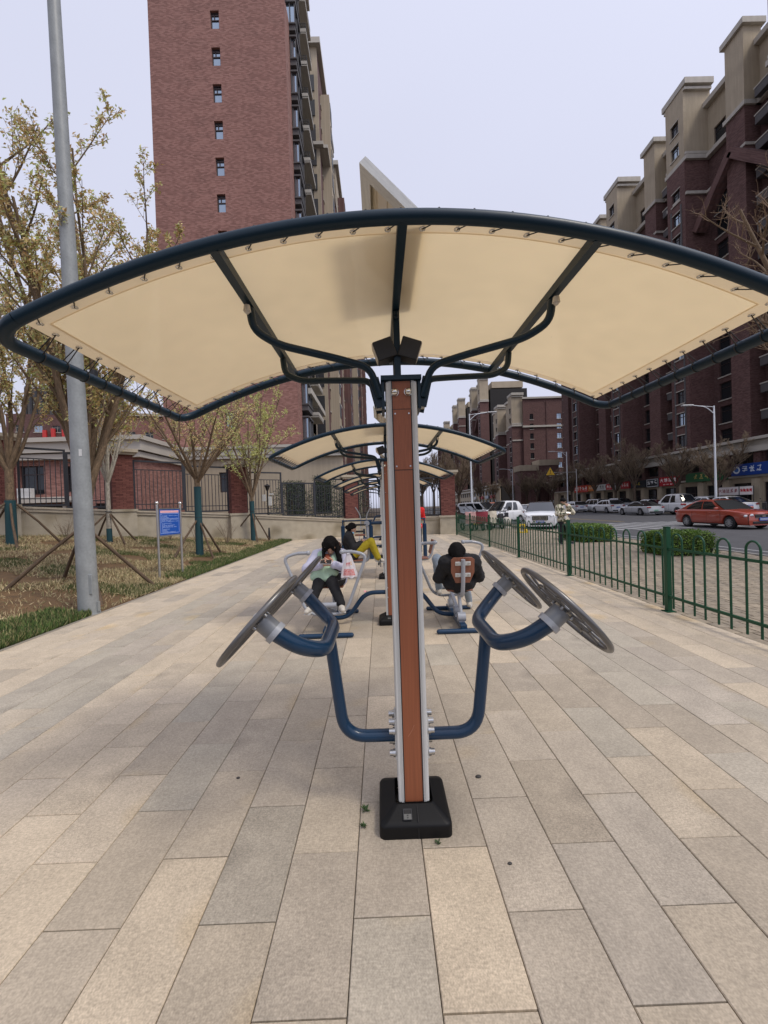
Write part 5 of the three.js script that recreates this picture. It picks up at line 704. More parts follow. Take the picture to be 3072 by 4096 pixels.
  face(t, [w / 2, 0, -7.3], Math.PI / 2, 14, H, 0, [...Array(17)].flatMap((_, k) => [-4.4, -0.6, 3.8].map(q => ({ x: q, y: 6 + k * 3, w: 1.6, h: 1.7, sill: 1, glass: k % 3 ? BM.darkGlass : BM.glass }))), n % 2 ? BM.cream : BM.brownBrick);
  part('bay_column', box(1.2, H - 3, 2.6, w / 2 + 0.5, H / 2 - 1.5, -4), n % 2 ? BM.brownBrick : BM.cream, t); part('bay_column', box(1.0, H - 12, 2.2, w / 2 + 0.4, H / 2 - 6, -10.5), BM.brownBrick, t);
  for (let k = 0; k < 17; k++) { part('louvre', box(0.12, 1.8, 1.5, w / 2 + 1.1, 5.6 + k * 3, -4), BM.rail, t); part('louvre', box(1.0, 1.9, 0.12, w / 2 - 0.9, 5.6 + k * 3, 0.05), BM.rail, t); part('ledge', box(0.9, 0.25, 2.0, w / 2 + 0.5, 4.2 + k * 3, -7.6), BM.stone, t); }
  cornice(t, BM.stone, [[w + 1, 0.7, 15, 0, H + 0.3, -7], [w + 1, 0.4, 0.6, 0, H - 12, 0.2], [1.0, 0.4, 14, w / 2 + 0.5, H - 12, -7]]);
});
{ // two-storey brick wing behind the wall, far left
  const t = thing('brick_wing', 'low red brick wing with a white cornice behind the railings on the left', 'building', [-28, 0, -26.2]), W = 24.6, H = 5.4;
  face(t, [0, 0, 0], 0, W, H, 0, [[7.9, 4.1, 1.0, 1.7], [5.2, 4.1, 1.6, 1.9], [2.4, 4.1, 1.2, 1.7], [-0.6, 4.1, 1.6, 1.7], [-4, 4.1, 1.6, 1.7], [6.2, 1.5, 3.2, 1.9], [1.6, 1.5, 3.4, 1.9], [-3.5, 1.5, 3.2, 1.9], [10.2, 1.5, 1.8, 1.9]].map(([x, y, w, h]) => ({ x, y, w, h, glass: BM.darkGlass })), BM.redBrick);
  face(t, [W / 2, 0, -3.35], Math.PI / 2, 6.1, H, 0, [], BM.redBrick); part('core', box(W - 0.8, H, 5.8, 0, H / 2, -3.3), BM.interior, t);
  cornice(t, BM.stone, [[W + 0.5, 0.35, 7, 0, H + 0.15, -3.1], [W + 0.8, 0.7, 7.2, 0, H + 0.75, -3.05], [W + 1.1, 0.28, 7.5, 0, H + 1.2, -3.0]]);
  part('awning', box(9, 0.35, 0.9, 4.2, 2.75, 0.4), BM.stone, t); part('air_conditioner', [rbox(2.6, 0.75, 0.4, 0.03, 4.4, 3.15, 0.55)], M.white, t);
  part('red_band', box(8.5, 0.14, 0.06, 4.5, 0.75, 0.1), mat(0.5, 0.02, 0.02, 0.5), t); for (const x of [1.2, 4.0, 7.6, 9.0]) part('pier', box(0.22, 2.3, 0.2, x, 1.4, 0.35), BM.stone, t);
}
{ // beige plinth storey under the tower
  const t = thing('plinth_storey', 'beige two-storey plinth with a white cornice under the brick tower', 'building', [-9.8, 0, -31.9]), W = 13.8;
  face(t, [0, 0, 0], 0, W, 5.9, 0, [{ x: -2.6, y: 4.0, w: 0.9, h: 1.6, glass: BM.darkGlass }, { x: 3.0, y: 2.5, w: 1.6, h: 2.6, glass: BM.darkGlass }, { x: 5.2, y: 2.5, w: 1.4, h: 2.6, glass: BM.darkGlass }], BM.cream); part('core', box(W - 0.6, 5.8, 4, 0, 2.9, -2.3), BM.interior, t);
  part('drain_pipe', cyl(0.06, 0.06, 5.6, -W / 2 + 0.25, 2.8, 0.1, 8), BM.stone, t);
  cornice(t, BM.stone, [[W + 0.4, 0.3, 1.2, 0, 6.0, -0.3], [W + 0.6, 0.5, 1.3, 0, 6.35, -0.28], [W + 0.9, 0.22, 1.5, 0, 6.7, -0.25]]);
}
[[-75, -95, 22, 26, 20, 0, 'dark topped building with big red characters far behind the left trees'], [-47, -92, 30, 24, 20, 1, 'distant brick apartment block behind the low wing on the left'], [-62, -120, 24, 30, 16, 1, 'more distant pale apartment block behind the left trees']].forEach(([x, z, w, H, d, kind, l]) => {
  const t = thing('distant_block', l, 'building', [x, 0, z], 0.25); const holes = []; for (let k = 2; k < H / 3 - 1; k++) for (let c = 0; c < w / 3.6 - 1; c++) holes.push({ x: -w / 2 + 2.6 + c * 3.6, y: 1.6 + k * 3, w: 1.7, h: 1.6, sill: 1, glass: rnd() < 0.5 ? BM.glass : BM.darkGlass });
  face(t, [0, 0, 0], 0, w, H, 0, holes, kind ? BM.redBrick : BM.brownBrick, { frameM: BM.stone }); face(t, [w / 2, 0, -d / 2], Math.PI / 2, d - 0.6, H, 0, holes.filter(q => Math.abs(q.x) < d / 2 - 1), BM.cream, { frameM: BM.stone }); part('core', box(w - 0.8, H, d - 0.8, 0, H / 2, -d / 2), BM.interior, t);
  if (!kind) { part('roof_screen', box(w * 0.8, 7, d * 0.7, 0, H + 3.5, -d / 2), BM.greyPan, t); for (let k = 0; k < 16; k++) part('screen_fin', box(0.25, 7.2, 0.4, -w * 0.38 + k * w * 0.05, H + 3.6, -d * 0.15 + 0.2), BM.rail, t);
    const red = mat(0.55, 0.035, 0.03, 0.5), S = (pts, c, w2 = 0.75) => { const q = []; for (let i = 0; i < pts.length - 1; i++) q.push(beam([c + pts[i][0], H - 6 + pts[i][1], 0.5 + i * 0.03], [c + pts[i + 1][0], H - 6 + pts[i + 1][1], 0.5 + i * 0.03], 0.5, w2)); return q; };
    part('red_character', [...S([[-0.4, 2.9], [0.6, 2.5]], 7), ...S([[-2.2, 1.6], [0.2, 1.7], [0.2, -3.0], [-0.6, -2.5]], 7), ...S([[-2.4, 0.2], [-0.8, 0.2], [-2.4, -2.4]], 7), ...S([[2.0, 1.2], [0.4, -0.2], [2.6, -2.6]], 7)], red, t);
    part('red_character', [...S([[-2.3, 2.2], [-2.3, -2.6]], -1), ...S([[-0.6, 2.6], [-0.6, -2.8]], -1), ...S([[-2.6, 0], [0.2, 0]], -1), ...S([[1.6, 2.4], [1.6, -2.4]], -1)], red, t); }
  else cornice(t, BM.stone, [[w + 0.6, 0.6, 1.0, 0, H + 0.2, 0]]);
});
// --- right-hand street front: brown towers over two storeys of shops ---
function bayTower(parent, X, zb, H, fl, o) { // one projecting bay and the recess behind it; all given in street coordinates
  const cream = H - 8.5, win = [], nf = Math.floor((H - 3) / fl), y1 = o.y1 ?? 7;
  const bw = 2.9, rec = 3.0, mod = 13.3;
  // bay, road face
  const hs = []; for (let k = 0; k < nf; k++) { const y = y1 + 1.6 + k * fl; if (y > H - 2) break; hs.push({ x: 0, y, w: 1.25, h: 1.55, sill: 2, glass: k % 3 === 1 ? BM.glass : BM.darkGlass }); }
  face(parent, [X, 0, zb - bw / 2], -Math.PI / 2, bw, cream, y1 - 0.5, hs.filter(q => q.y < cream - 1.2), BM.brownBrick, { frameM: BM.frame });
  face(parent, [X, 0, zb - bw / 2], -Math.PI / 2, bw, H, cream, hs.filter(q => q.y > cream + 1.2 && q.y < H - 1.5), BM.cream);
  part('grey_strip', box(0.06, cream - y1 - 6, 0.22, X - 0.03, (cream + y1) / 2 - 2, zb - bw / 2 - 0.8), BM.greyPan, parent); part('grey_strip', box(0.06, cream - y1 - 6, 0.22, X - 0.03, (cream + y1) / 2 - 2, zb - bw / 2 + 0.8), BM.greyPan, parent);
  // bay, ends
  for (const s of [0, 1]) { part('bay_end', uvBox(rec, cream - y1 + 0.5, 0.3, X + rec / 2 + 0.3, (cream + y1 - 0.5) / 2, zb - s * bw + (s ? 0.15 : -0.15)), BM.brownBrick, parent); part('bay_end', uvBox(rec, H - cream, 0.3, X + rec / 2 + 0.3, (H + cream) / 2, zb - s * bw + (s ? 0.15 : -0.15)), BM.cream, parent); }
  for (const [y, h, e] of [[H + 0.35, 0.7, 0.5], [H - 0.35, 0.3, 0.28], [cream, 0.5, 0.32], [cream + 0.55, 0.3, 0.2], [cream - 4.2, 0.35, 0.2]]) part('cornice', box(rec + e, h, bw + e * 2, X + rec / 2 + 0.15, y, zb - bw / 2), BM.stone, parent);
  // recessed front
  const L = mod - bw, c = [], H2 = H - 2.6; for (let k = 0; k < nf; k++) { const y = y1 + 1.5 + k * fl; if (y > H2 - 1.5) break; c.push({ x: -L / 2 + 1.9, y, w: 2.2, h: 2.0, sill: 1, glass: BM.darkGlass }, { x: 0.3, y, w: 1.3, h: 1.6, sill: 2, glass: k % 4 ? BM.darkGlass : BM.glass }, { x: L / 2 - 1.8, y, w: 1.5, h: 1.6, sill: 2, glass: BM.darkGlass }); }
  face(parent, [X + rec, 0, zb - bw - L / 2], -Math.PI / 2, L, cream, y1 - 0.5, c.filter(q => q.y < cream - 1.3), BM.darkBrick);
  face(parent, [X + rec, 0, zb - bw - L / 2], -Math.PI / 2, L, H2, cream, c.filter(q => q.y > cream + 1.2 && q.y < H2 - 1.4), BM.cream);
  for (const [y, h, e] of [[H2 + 0.3, 0.6, 0.4], [cream, 0.45, 0.3], [cream - 4.2, 0.3, 0.2]]) part('cornice', box(0.8 + e, h, L, X + rec, y, zb - bw - L / 2), BM.stone, parent);
  // a pier with its own roof and a column of balconies in the recess
  part('pier', uvBox(1.9, cream - y1, 2.2, X + rec - 0.75, (cream + y1) / 2, zb - bw - 5.0), BM.brownBrick, parent); part('pier', uvBox(1.9, H - 0.4 - cream, 2.2, X + rec - 0.75, (H - 0.4 + cream) / 2, zb - bw - 5.0), BM.cream, parent); part('cornice', box(2.3, 0.45, 2.6, X + rec - 0.75, cream, zb - bw - 5.0), BM.stone, parent); part('cornice', box(2.1, 0.3, 2.4, X + rec - 0.75, cream - 4.2, zb - bw - 5.0), BM.stone, parent); part('cornice', box(2.5, 0.6, 2.8, X + rec - 0.75, H - 0.2, zb - bw - 5.0), BM.stone, parent);
  for (let k = 0; k < nf; k++) { const y = y1 + 0.5 + k * fl; if (y > H2 - 3) break; const b = part('balcony', [box(1.3, 0.9, 2.5, X + rec - 0.5, y - 0.35, zb - bw - 2.1)], BM.greyPan, parent); part('balcony_coping', box(1.4, 0.12, 2.6, X + rec - 0.5, y + 0.14, zb - bw - 2.1), BM.stone, b); }
  if (o.gable) { const yg = cream - 9, z0 = zb - bw - 0.4, z1 = zb - bw - L + 0.2, zm = (z0 + z1) / 2; part('gable_beam', beam([X + 1.4, yg, z0], [X + 1.4, yg + 5.2, zm], 1.2, 0.9), BM.brownBrick, parent); part('gable_beam', beam([X + 1.4, yg, z1], [X + 1.4, yg + 5.2, zm], 1.2, 0.9), BM.brownBrick, parent); }
}
function streetBlock(label, X, z0, n, H, o = {}) {
  const t = thing('apartment_block', label, 'building', [0, 0, 0], 0, 'brown apartment blocks along the street'), Lz = n * 13.3;
  for (let k = 0; k < n; k++) bayTower(t, X, z0 - k * 13.3, H - (o.step?.[k] ?? 0), 2.75, { gable: o.gable?.[k] ?? false });
  part('core', box(14, H - 4, Lz, X + 11, H / 2 - 2, z0 - Lz / 2), BM.interior, t); part('roof', box(12, 2.4, Lz * 0.9, X + 11, H - 2, z0 - Lz / 2), BM.cream, t);
  if (o.end) { const e = []; for (let k = 0; k < Math.floor((H - 14) / 2.75); k++) e.push({ x: 2.2, y: 12 + k * 2.75, w: 1.3, h: 1.5, sill: 1, glass: BM.glass }, { x: -5.6, y: 12 + k * 2.75, w: 1.0, h: 1.6, sill: 1, glass: BM.darkGlass }); face(t, [X + 11, 0, z0 + 0.6], 0, 16, H - 1.2, 8, e.filter(q => q.y < H - 2.5), BM.brownBrick); for (const y of [H - 1.0, H - 9]) part('cornice', box(16.4, 0.5, 0.6, X + 11, y, z0 + 0.65), BM.stone, t); for (const x of [0.6]) part('corner_pilaster', box(0.3, H - 10, 0.2, X + 9.6, H / 2 + 3, z0 + 0.65), BM.darkBrick, t); }
  return t;
}
streetBlock('nearest brown apartment block with cream top floors above the shops on the right', 38, -34.6, 4, 51, { step: [0, 0, 0.8, 2.5], gable: [true, true, true, false] });
streetBlock('lower brown apartment block facing the camera beyond the gate, blue-paned windows', 38, -112, 2, 32, { end: true });
streetBlock('tall brown apartment block behind the lower one, farther down the street', 39, -150, 2, 49, { gable: [true, false] });
streetBlock('distant brown and cream block down the street', 39, -190, 2, 52);
streetBlock('farthest brown and cream block at the end of the street', 39, -232, 3, 50, { step: [0, 2, 4] });
// ---------- shops under the right-hand block ----------
const han = { da: [[[10, 38], [90, 38]], [[50, 8], [50, 38], [12, 92]], [[50, 40], [90, 92]]], bing: [[[22, 8], [8, 32]], [[16, 24], [40, 24], [34, 38]], [[22, 36], [22, 80], [40, 68]], [[56, 10], [62, 24]], [[82, 8], [74, 24]], [[48, 32], [94, 32]], [[46, 58], [96, 58]], [[60, 32], [60, 64], [48, 92]], [[80, 32], [80, 94]]],
  liang: [[[10, 20], [20, 32]], [[6, 84], [22, 58]], [[60, 4], [64, 14]], [[34, 20], [94, 20]], [[44, 34], [84, 34], [84, 54], [44, 54], [44, 34]], [[64, 54], [64, 94], [54, 88]], [[48, 66], [38, 86]], [[80, 66], [92, 84]]], cai: [[[6, 18], [94, 18]], [[32, 6], [32, 28]], [[68, 6], [68, 28]], [[84, 32], [20, 40]], [[24, 48], [30, 56]], [[48, 46], [52, 54]], [[80, 44], [70, 56]], [[8, 66], [92, 66]], [[50, 56], [50, 96]], [[50, 68], [14, 92]], [[50, 68], [88, 92]]],
  di: [[[6, 34], [38, 34]], [[22, 10], [22, 76]], [[4, 82], [40, 72]], [[46, 42], [90, 30], [88, 64], [80, 60]], [[68, 6], [68, 74]], [[52, 28], [52, 84], [94, 84], [94, 70]]], tan: [[[4, 28], [30, 28]], [[18, 6], [18, 88], [8, 82]], [[4, 62], [30, 50]], [[36, 24], [54, 24], [38, 80]], [[38, 36], [56, 82]], [[66, 8], [56, 40]], [[62, 32], [62, 96]], [[62, 32], [96, 32]], [[62, 52], [94, 52]], [[62, 72], [94, 72]], [[60, 92], [98, 92]], [[80, 32], [80, 92]]],
  shao: [[[10, 34], [16, 54]], [[38, 28], [30, 48]], [[24, 8], [24, 54], [6, 92]], [[26, 60], [40, 82]], [[48, 26], [90, 20]], [[58, 6], [76, 46], [92, 50]], [[86, 28], [50, 50]], [[46, 60], [94, 60]], [[60, 60], [58, 80], [42, 94]], [[76, 60], [76, 90], [96, 90], [96, 78]]], kao: [[[10, 34], [16, 54]], [[38, 28], [30, 48]], [[24, 8], [24, 54], [6, 92]], [[26, 60], [40, 82]], [[50, 20], [84, 20]], [[66, 6], [66, 38]], [[44, 38], [96, 38]], [[92, 10], [46, 58]], [[56, 52], [88, 52]], [[60, 52], [56, 70], [90, 70], [84, 94], [72, 90]]],
  you: [[[12, 10], [22, 22]], [[6, 38], [16, 48]], [[8, 92], [24, 62]], [[38, 32], [90, 32], [90, 92], [38, 92], [38, 32]], [[64, 8], [64, 92]], [[38, 62], [90, 62]]], bian: [[[12, 12], [24, 26]], [[8, 44], [24, 44], [22, 78], [6, 90]], [[14, 78], [40, 92], [96, 92]], [[42, 30], [84, 30], [78, 74], [66, 70]], [[62, 10], [60, 40], [40, 74]]] };
function glyph(g, strokes, x, y, s, col, lw) { g.strokeStyle = col; g.lineWidth = lw; g.lineCap = 'round'; for (const st of strokes) { g.beginPath(); st.forEach((p, i) => i ? g.lineTo(x + p[0] * s / 100, y + p[1] * s / 100) : g.moveTo(x + p[0] * s / 100, y + p[1] * s / 100)); g.stroke(); } }
const blur = () => [...Array(6)].map(() => rnd() < 0.5 ? [[rr(5, 30), rr(5, 95)], [rr(70, 95), rr(5, 95)]] : [[rr(20, 80), rr(0, 20)], [rr(20, 80), rr(80, 98)]]).map((s, i) => i % 2 ? s : [[s[0][0], s[0][1]], [s[1][0], s[0][1] + 4]]); // lettering the photograph does not let one read
function signTex(w, h, bg, col, chars, o = {}) { return canvasTex(w, h, (g) => { g.fillStyle = bg; g.fillRect(0, 0, w, h); if (o.border) { g.strokeStyle = o.border; g.lineWidth = 8; g.strokeRect(6, 6, w - 12, h - 12); } const n = chars.length, s = Math.min(h * (o.size ?? 0.6), w / (n + 0.6)); chars.forEach((c, i) => glyph(g, c, (w - n * s * 1.08) / 2 + i * s * 1.08, (h - s) * (o.v ?? 0.45), s * 0.92, col, o.lw ?? s * 0.11)); if (o.sub) { g.fillStyle = col; for (let i = 0; i < 9; i++) if (i % 3 !== 2) g.fillRect(w * 0.22 + i * w * 0.065, h * 0.8, w * 0.045, h * 0.09); } if (o.draw) o.draw(g, w, h); }); }
const SX = 34, blk = (n) => [...Array(n)].map(() => blur());
{
  const t = thing('shop_terrace', 'two-storey terrace of shops under the nearest apartment block, cream piers and white frieze', 'building', [0, 0, 0]);
  const z0 = -29, z1 = -77, H = 6.7, L = z0 - z1;
  const holes = []; let n = 0; for (let z = z0 - 1.6; z > z1 + 1; z -= 3.05, n++) { const x = z - (z0 + z1) / 2; holes.push({ x, y: 1.45, w: 2.2, h: 2.6, glass: BM.darkGlass }, { x, y: 4.85, w: 2.0, h: 1.15, glass: BM.darkGlass }); }
  face(t, [SX, 0, (z0 + z1) / 2], -Math.PI / 2, L, 3.3, 0, holes.filter(q => q.y < 3), BM.cream); face(t, [SX + 0.05, 0, (z0 + z1) / 2], -Math.PI / 2, L, H, 3.3, holes.filter(q => q.y > 3), BM.darkBrick);
  part('core', box(8, H - 0.3, L, SX + 4.5, H / 2, (z0 + z1) / 2), BM.interior, t); part('end_wall', box(8, H, 0.3, SX + 4.2, H / 2, z1 - 0.1), BM.cream, t);
  for (let i = 0; i < holes.length / 2; i++) { const z = z0 - 3.12 - i * 3.05; if (z > z1) { part('pier', box(0.35, 3.1, 0.75, SX - 0.17, 1.55, z), BM.cream, t); part('upper_pier', box(0.22, 2.2, 0.6, SX - 0.08, 4.4, z), BM.brownBrick, t); } }
  cornice(t, BM.stone, [[0.8, 0.5, L, SX - 0.15, 5.75, (z0 + z1) / 2], [0.5, 0.5, L, SX - 0.05, 6.25, (z0 + z1) / 2], [1.1, 0.25, L, SX - 0.25, 6.65, (z0 + z1) / 2], [0.35, 0.16, L, SX - 0.1, 3.35, (z0 + z1) / 2]]);
  part('roof_deck', box(5, 0.2, L, SX + 2.4, 6.6, (z0 + z1) / 2), BM.roof, t);
  [[-37.8, 0.55], [-45.2, 1.7]].forEach(([z, y]) => { part('air_conditioner', [rbox(0.35, 0.6, 0.85, 0.03, SX - 0.4, y - 0.1, z)], M.white, t); part('fan_grille', cyl(0.24, 0.24, 0.02, SX - 0.58, y - 0.1, z, 18, 0, Math.PI / 2), M.dark, t); });
  const sg = (name, label, za, zb, yb, yt, tx, bg) => { const w = za - zb, g = thing('shop_sign', label, 'sign', [SX - 0.5, (yb + yt) / 2, (za + zb) / 2], -Math.PI / 2, 'shop signs'); part('sign_box', box(w, yt - yb, 0.3, 0, 0, -0.06), bg, g); part('sign_face', new THREE.PlaneGeometry(w - 0.06, yt - yb - 0.06).translate(0, 0, 0.094), mat(1, 1, 1, 0.5, { map: tx }), g); };
  const red = mat(0.36, 0.02, 0.025, 0.5), blueS = mat(0.02, 0.07, 0.26, 0.5), greenS = mat(0.03, 0.14, 0.06, 0.5), dk = mat(0.03, 0.035, 0.04, 0.5), org = mat(0.5, 0.16, 0.03, 0.5), wh = mat(0.6, 0.6, 0.58, 0.5), rorg = mat(0.5, 0.05, 0.02, 0.5);
  sg('s', 'blue shop sign with a round white emblem at the right edge', -33.0, -37.3, 3.45, 4.5, signTex(512, 128, '#123a86', '#c8cfd8', blk(3), { draw: (g) => { g.fillStyle = '#dfe6ee'; g.beginPath(); g.arc(64, 64, 44, 0, 7); g.fill(); g.fillStyle = '#3d6ab0'; g.beginPath(); g.arc(64, 64, 26, 0, 7); g.fill(); } }), blueS);
  sg('s', 'long green shop sign with dull gold characters behind the tree', -38.0, -42.9, 3.2, 4.15, signTex(512, 112, '#1f5a34', '#b9a25a', blk(4)), greenS);
  sg('s', 'red shop sign with four large white characters and a small line below', -44.1, -47.0, 3.0, 4.05, signTex(384, 160, '#a01420', '#f2eeea', [han.da, han.bing, han.liang, han.cai], { sub: 1, v: 0.22, size: 0.62 }), red);
  sg('s', 'black and white framed shop sign beside the red one', -47.15, -49.3, 3.0, 4.0, signTex(256, 128, '#20262a', '#e6e8e8', blk(3), { border: '#d8dcdc' }), dk);
  sg('s', 'dark shop sign with a small yellow square', -49.5, -52.4, 3.05, 3.95, signTex(256, 96, '#1b2228', '#c9b24a', blk(2), { size: 0.5 }), dk);
  sg('s', 'small red shop sign half hidden by bare branches', -52.7, -54.6, 3.05, 4.0, signTex(192, 96, '#b01a1c', '#e8e2dc', blk(3)), red);
  sg('s', 'white shop sign with dark characters and a red end', -56.3, -60.8, 3.05, 3.95, signTex(512, 112, '#c9cac6', '#33373a', blk(4), { draw: (g, w, h) => { g.fillStyle = '#b3201c'; g.fillRect(w * 0.58, 0, w * 0.42, h); blk(2).forEach((c, i) => glyph(g, c, w * 0.62 + i * 80, 24, 64, '#efe9e2', 8)); } }), wh);
  sg('s', 'orange shop sign between the white and the scarlet ones', -60.9, -63.2, 3.05, 4.0, signTex(192, 96, '#d07a30', '#f0e0c8', blk(3), { size: 0.45 }), org);
  sg('s', 'scarlet shop sign with bold white characters at the far end of the shops', -63.3, -67.7, 3.0, 4.1, signTex(384, 112, '#c83418', '#f6f2ee', blk(5), { size: 0.7 }), rorg);
  const bn = (label, za, zb, tx) => { const w = za - zb, g = thing('banner', label, 'banner', [SX - 1.0, 2.05, (za + zb) / 2], -Math.PI / 2); part('cloth', box(w, 0.76, 0.03), M.white, g); part('print', new THREE.PlaneGeometry(w - 0.02, 0.74).translate(0, 0, 0.018), mat(1, 1, 1, 0.7, { map: tx }), g); for (const s of [-1, 1]) part('pole', bar([s * (w / 2 + 0.03), -2.05, 0], [s * (w / 2 + 0.03), 0.4, 0], 0.025), M.dark, g); };
  bn('white banner with dark red and black characters left of the tree trunk', -36.1, -38.3, signTex(384, 128, '#e4dcda', '#8a2430', [han.da, han.you, han.bian, ...blk(2)], { size: 0.55 }));
  bn('white banner with four bold red characters right of the tree trunk', -34.7, -36.0, signTex(256, 128, '#efe6e2', '#c01824', [han.di, han.tan, han.shao, han.kao], { size: 0.8, lw: 9 }));
}
{ // gate between the blocks
  const t = thing('gatehouse', 'brown brick gatehouse with cream tops and an arch between the apartment blocks', 'building', [0, 0, 0]);
  const arch = [[-3, 0], [-3, 8], [3, 8], [3, 0], [1.7, 0], [1.7, 4]]; for (let k = 1; k < 8; k++) { const a = k / 8 * Math.PI; arch.push([1.7 * Math.cos(a), 4 + 1.7 * Math.sin(a)]); } arch.push([-1.7, 4], [-1.7, 0]);
  const g = extr(arch, 1.5).translate(36, 0, -88); part('arch', g, BM.brownBrick, t);
  part('archivolt', new THREE.TorusGeometry(1.85, 0.16, 6, 20, Math.PI).translate(36, 4, -86.4), BM.stone, t);
  part('tower', uvBox(4, 9, 4, 33.8, 4.5, -91), BM.brownBrick, t); part('tower_top', box(4.3, 1.3, 4.3, 33.8, 9.4, -91), BM.cream, t); part('tower', uvBox(4.4, 10.2, 4, 38.8, 5.1, -92), BM.brownBrick, t); part('tower_top', box(4.7, 1.3, 4.3, 38.8, 10.6, -92), BM.cream, t); part('side_wall', uvBox(14, 5.5, 1, 48, 2.75, -90), BM.brownBrick, t); part('notice_panel', box(2.6, 0.7, 0.1, 38.4, 1.6, -86.3), M.white, t);
  const p = thing('shop_terrace', 'distant low terrace of shops under the far apartment blocks', 'building', [0, 0, 0]); const hs = []; for (let k = 0; k < 28; k++) hs.push({ x: -55 + k * 4, y: 1.6, w: 2.8, h: 2.6, glass: BM.darkGlass }, { x: -55 + k * 4, y: 5, w: 2.6, h: 1.4, glass: BM.darkGlass }); face(p, [34, 0, -170], -Math.PI / 2, 116, 7, 0, hs, BM.cream); part('core', box(5, 6.5, 115, 37.2, 3.4, -170), BM.interior, p); cornice(p, BM.stone, [[0.8, 0.5, 116, 33.9, 6.2, -170], [0.9, 0.3, 116, 33.8, 7.1, -170]]); for (const [z, c] of [[-118, red2()], [-124, M.blue], [-131, red2()], [-140, M.white]]) part('fascia', box(0.3, 0.9, 4, 33.6, 3.7, z), c, p);
  function red2() { return mat(0.36, 0.03, 0.03, 0.6); }
}
// ---------- street lights and the warning sign ----------
function streetLight(x, z, h, arm, label) {
  const t = thing('street_light', label, 'street light', [x, 0, z], 0, 'street lights'), m = M.greyLight ??= mat(0.66, 0.68, 0.70, 0.4);
  part('pole', cyl(0.11, 0.06, h, 0, h / 2, 0, 12), m, t); part('arm', tube(filletPath([[0, h - 0.7, 0], [arm * 0.75, h - 0.05, 0], [arm * 2.0, h + 0.1, 0]], 0.4, 6), 0.035, 8), m, t); part('brace', tube([[0, h - 0.1, 0], [arm * 1.2, h + 0.02, 0]], 0.025, 6), m, t); part('lantern', [rbox(1.0, 0.12, 0.3, 0.05, arm * 2.4, h + 0.1, 0)], M.white, t);
}
streetLight(30.1, -35.2, 9.7, -1, 'street light nearest the shops, standing behind the parked cars'); streetLight(30, -63, 9.5, -1, 'second street light along the shops, near the warning sign'); streetLight(30, -89, 9.2, -1, 'third street light along the shops, before the gatehouse'); streetLight(30, -127, 9.5, -1, 'farthest street light down the street'); streetLight(9.75, -42, 11.2, 1, 'street light on the near side with its arm reaching right over the road');
{
  const t = thing('warning_sign', 'yellow triangular warning sign on a long mast arm over the road', 'sign', [30, 0, -60]); part('mast', cyl(0.1, 0.08, 6.4, 0, 3.2, 0, 12), M.steel, t); part('mast_arm', bar([0, 6.0, 0], [-4.1, 6.05, 0], 0.04), M.steel, t);
  const tri = (s, d, y) => extr([[-s, -s * 0.58], [s, -s * 0.58], [0, s * 1.15]], d).translate(-4.0, 6.05 + y, 0); part('plate', tri(0.85, 0.04, 0), M.black, t); part('plate_face', tri(0.68, 0.02, 0).translate(0, 0, 0.035), mat(0.62, 0.36, 0.02, 0.5), t); part('pictogram', [cyl(0.07, 0.07, 0.02, -4.0, 6.33, 0.065, 10, Math.PI / 2), beam([-4.0, 6.25, 0.066], [-4.03, 5.98, 0.066], 0.1, 0.02), beam([-4.03, 6.0, 0.066], [-4.2, 5.72, 0.066], 0.07, 0.02), beam([-4.02, 6.0, 0.066], [-3.84, 5.72, 0.066], 0.07, 0.02)], M.black, t);
}
// ---------- leafless street trees ----------
const bareTpl = [0, 1, 2].map(i => { const g = growTree({ trunk: 2.4 + i * 0.3, r: 0.16, limbs: 6, len: 4.2, spread: 0.55, levels: 3, kids: [10, 10, 9], ratio: [0.5, 0.5, 0.55], up: 0.05, wiggle: 0.14, angle: 0.75, rr: 0.5, minR: 0.010 }); return [g.tr, merge(g.limbs), merge(g.twigs)]; });
function bareTree(x, z, s, k, label) { const t = thing('bare_tree', label, 'tree', [x, 0, z], rr(0, 6.3), 'leafless street trees'); t.scale.setScalar(s); const tk = part('trunk', bareTpl[k][0], darkBark, t); part('limbs', bareTpl[k][1], darkBark, tk).userData = { kind: 'stuff' }; part('crown', bareTpl[k][2], twigM, t).userData = { kind: 'stuff' }; }
[[31.4, -36.6, 1.0, 'bare street tree between the two white banners'], [31.4, -41.5, 1.0, 'bare street tree in front of the long green sign'], [31.4, -48.5, 1.1, 'bare street tree in front of the framed black and white sign'], [31.4, -52.5, 1.05, 'bare street tree beside the small red sign'], [31.4, -57.5, 1.1, 'bare street tree in front of the white and red sign'], [31.4, -64.5, 1.0, 'bare street tree in front of the scarlet sign'], [31.4, -72, 1.1, 'bare street tree at the far corner of the shops'], [31.8, -80, 1.05, 'first bare tree before the gatehouse'], [32, -86, 1.0, 'second bare tree before the gatehouse, by the arch'], [31.5, -95, 1.1, 'bare tree just past the gatehouse'], [31, -108, 1.1, 'bare tree before the lower block'], [31, -122, 1.2, 'bare tree far down the right pavement'], [9.6, -48, 1.15, 'tallest bare tree on the near side behind the brick pillar'], [9.2, -60, 1.25, 'bare tree on the near side, second from the pillar'], [9.8, -72, 1.3, 'bare tree on the near side, third from the pillar'], [9.0, -88, 1.4, 'bare tree on the near side, fourth from the pillar'], [6.0, -56, 1.2, 'bare tree behind the end pillar of the wall'], [7.6, -108, 1.5, 'farthest bare tree on the near side']].forEach(([x, z, s, l], i) => bareTree(x, z, s, i % 3, l));
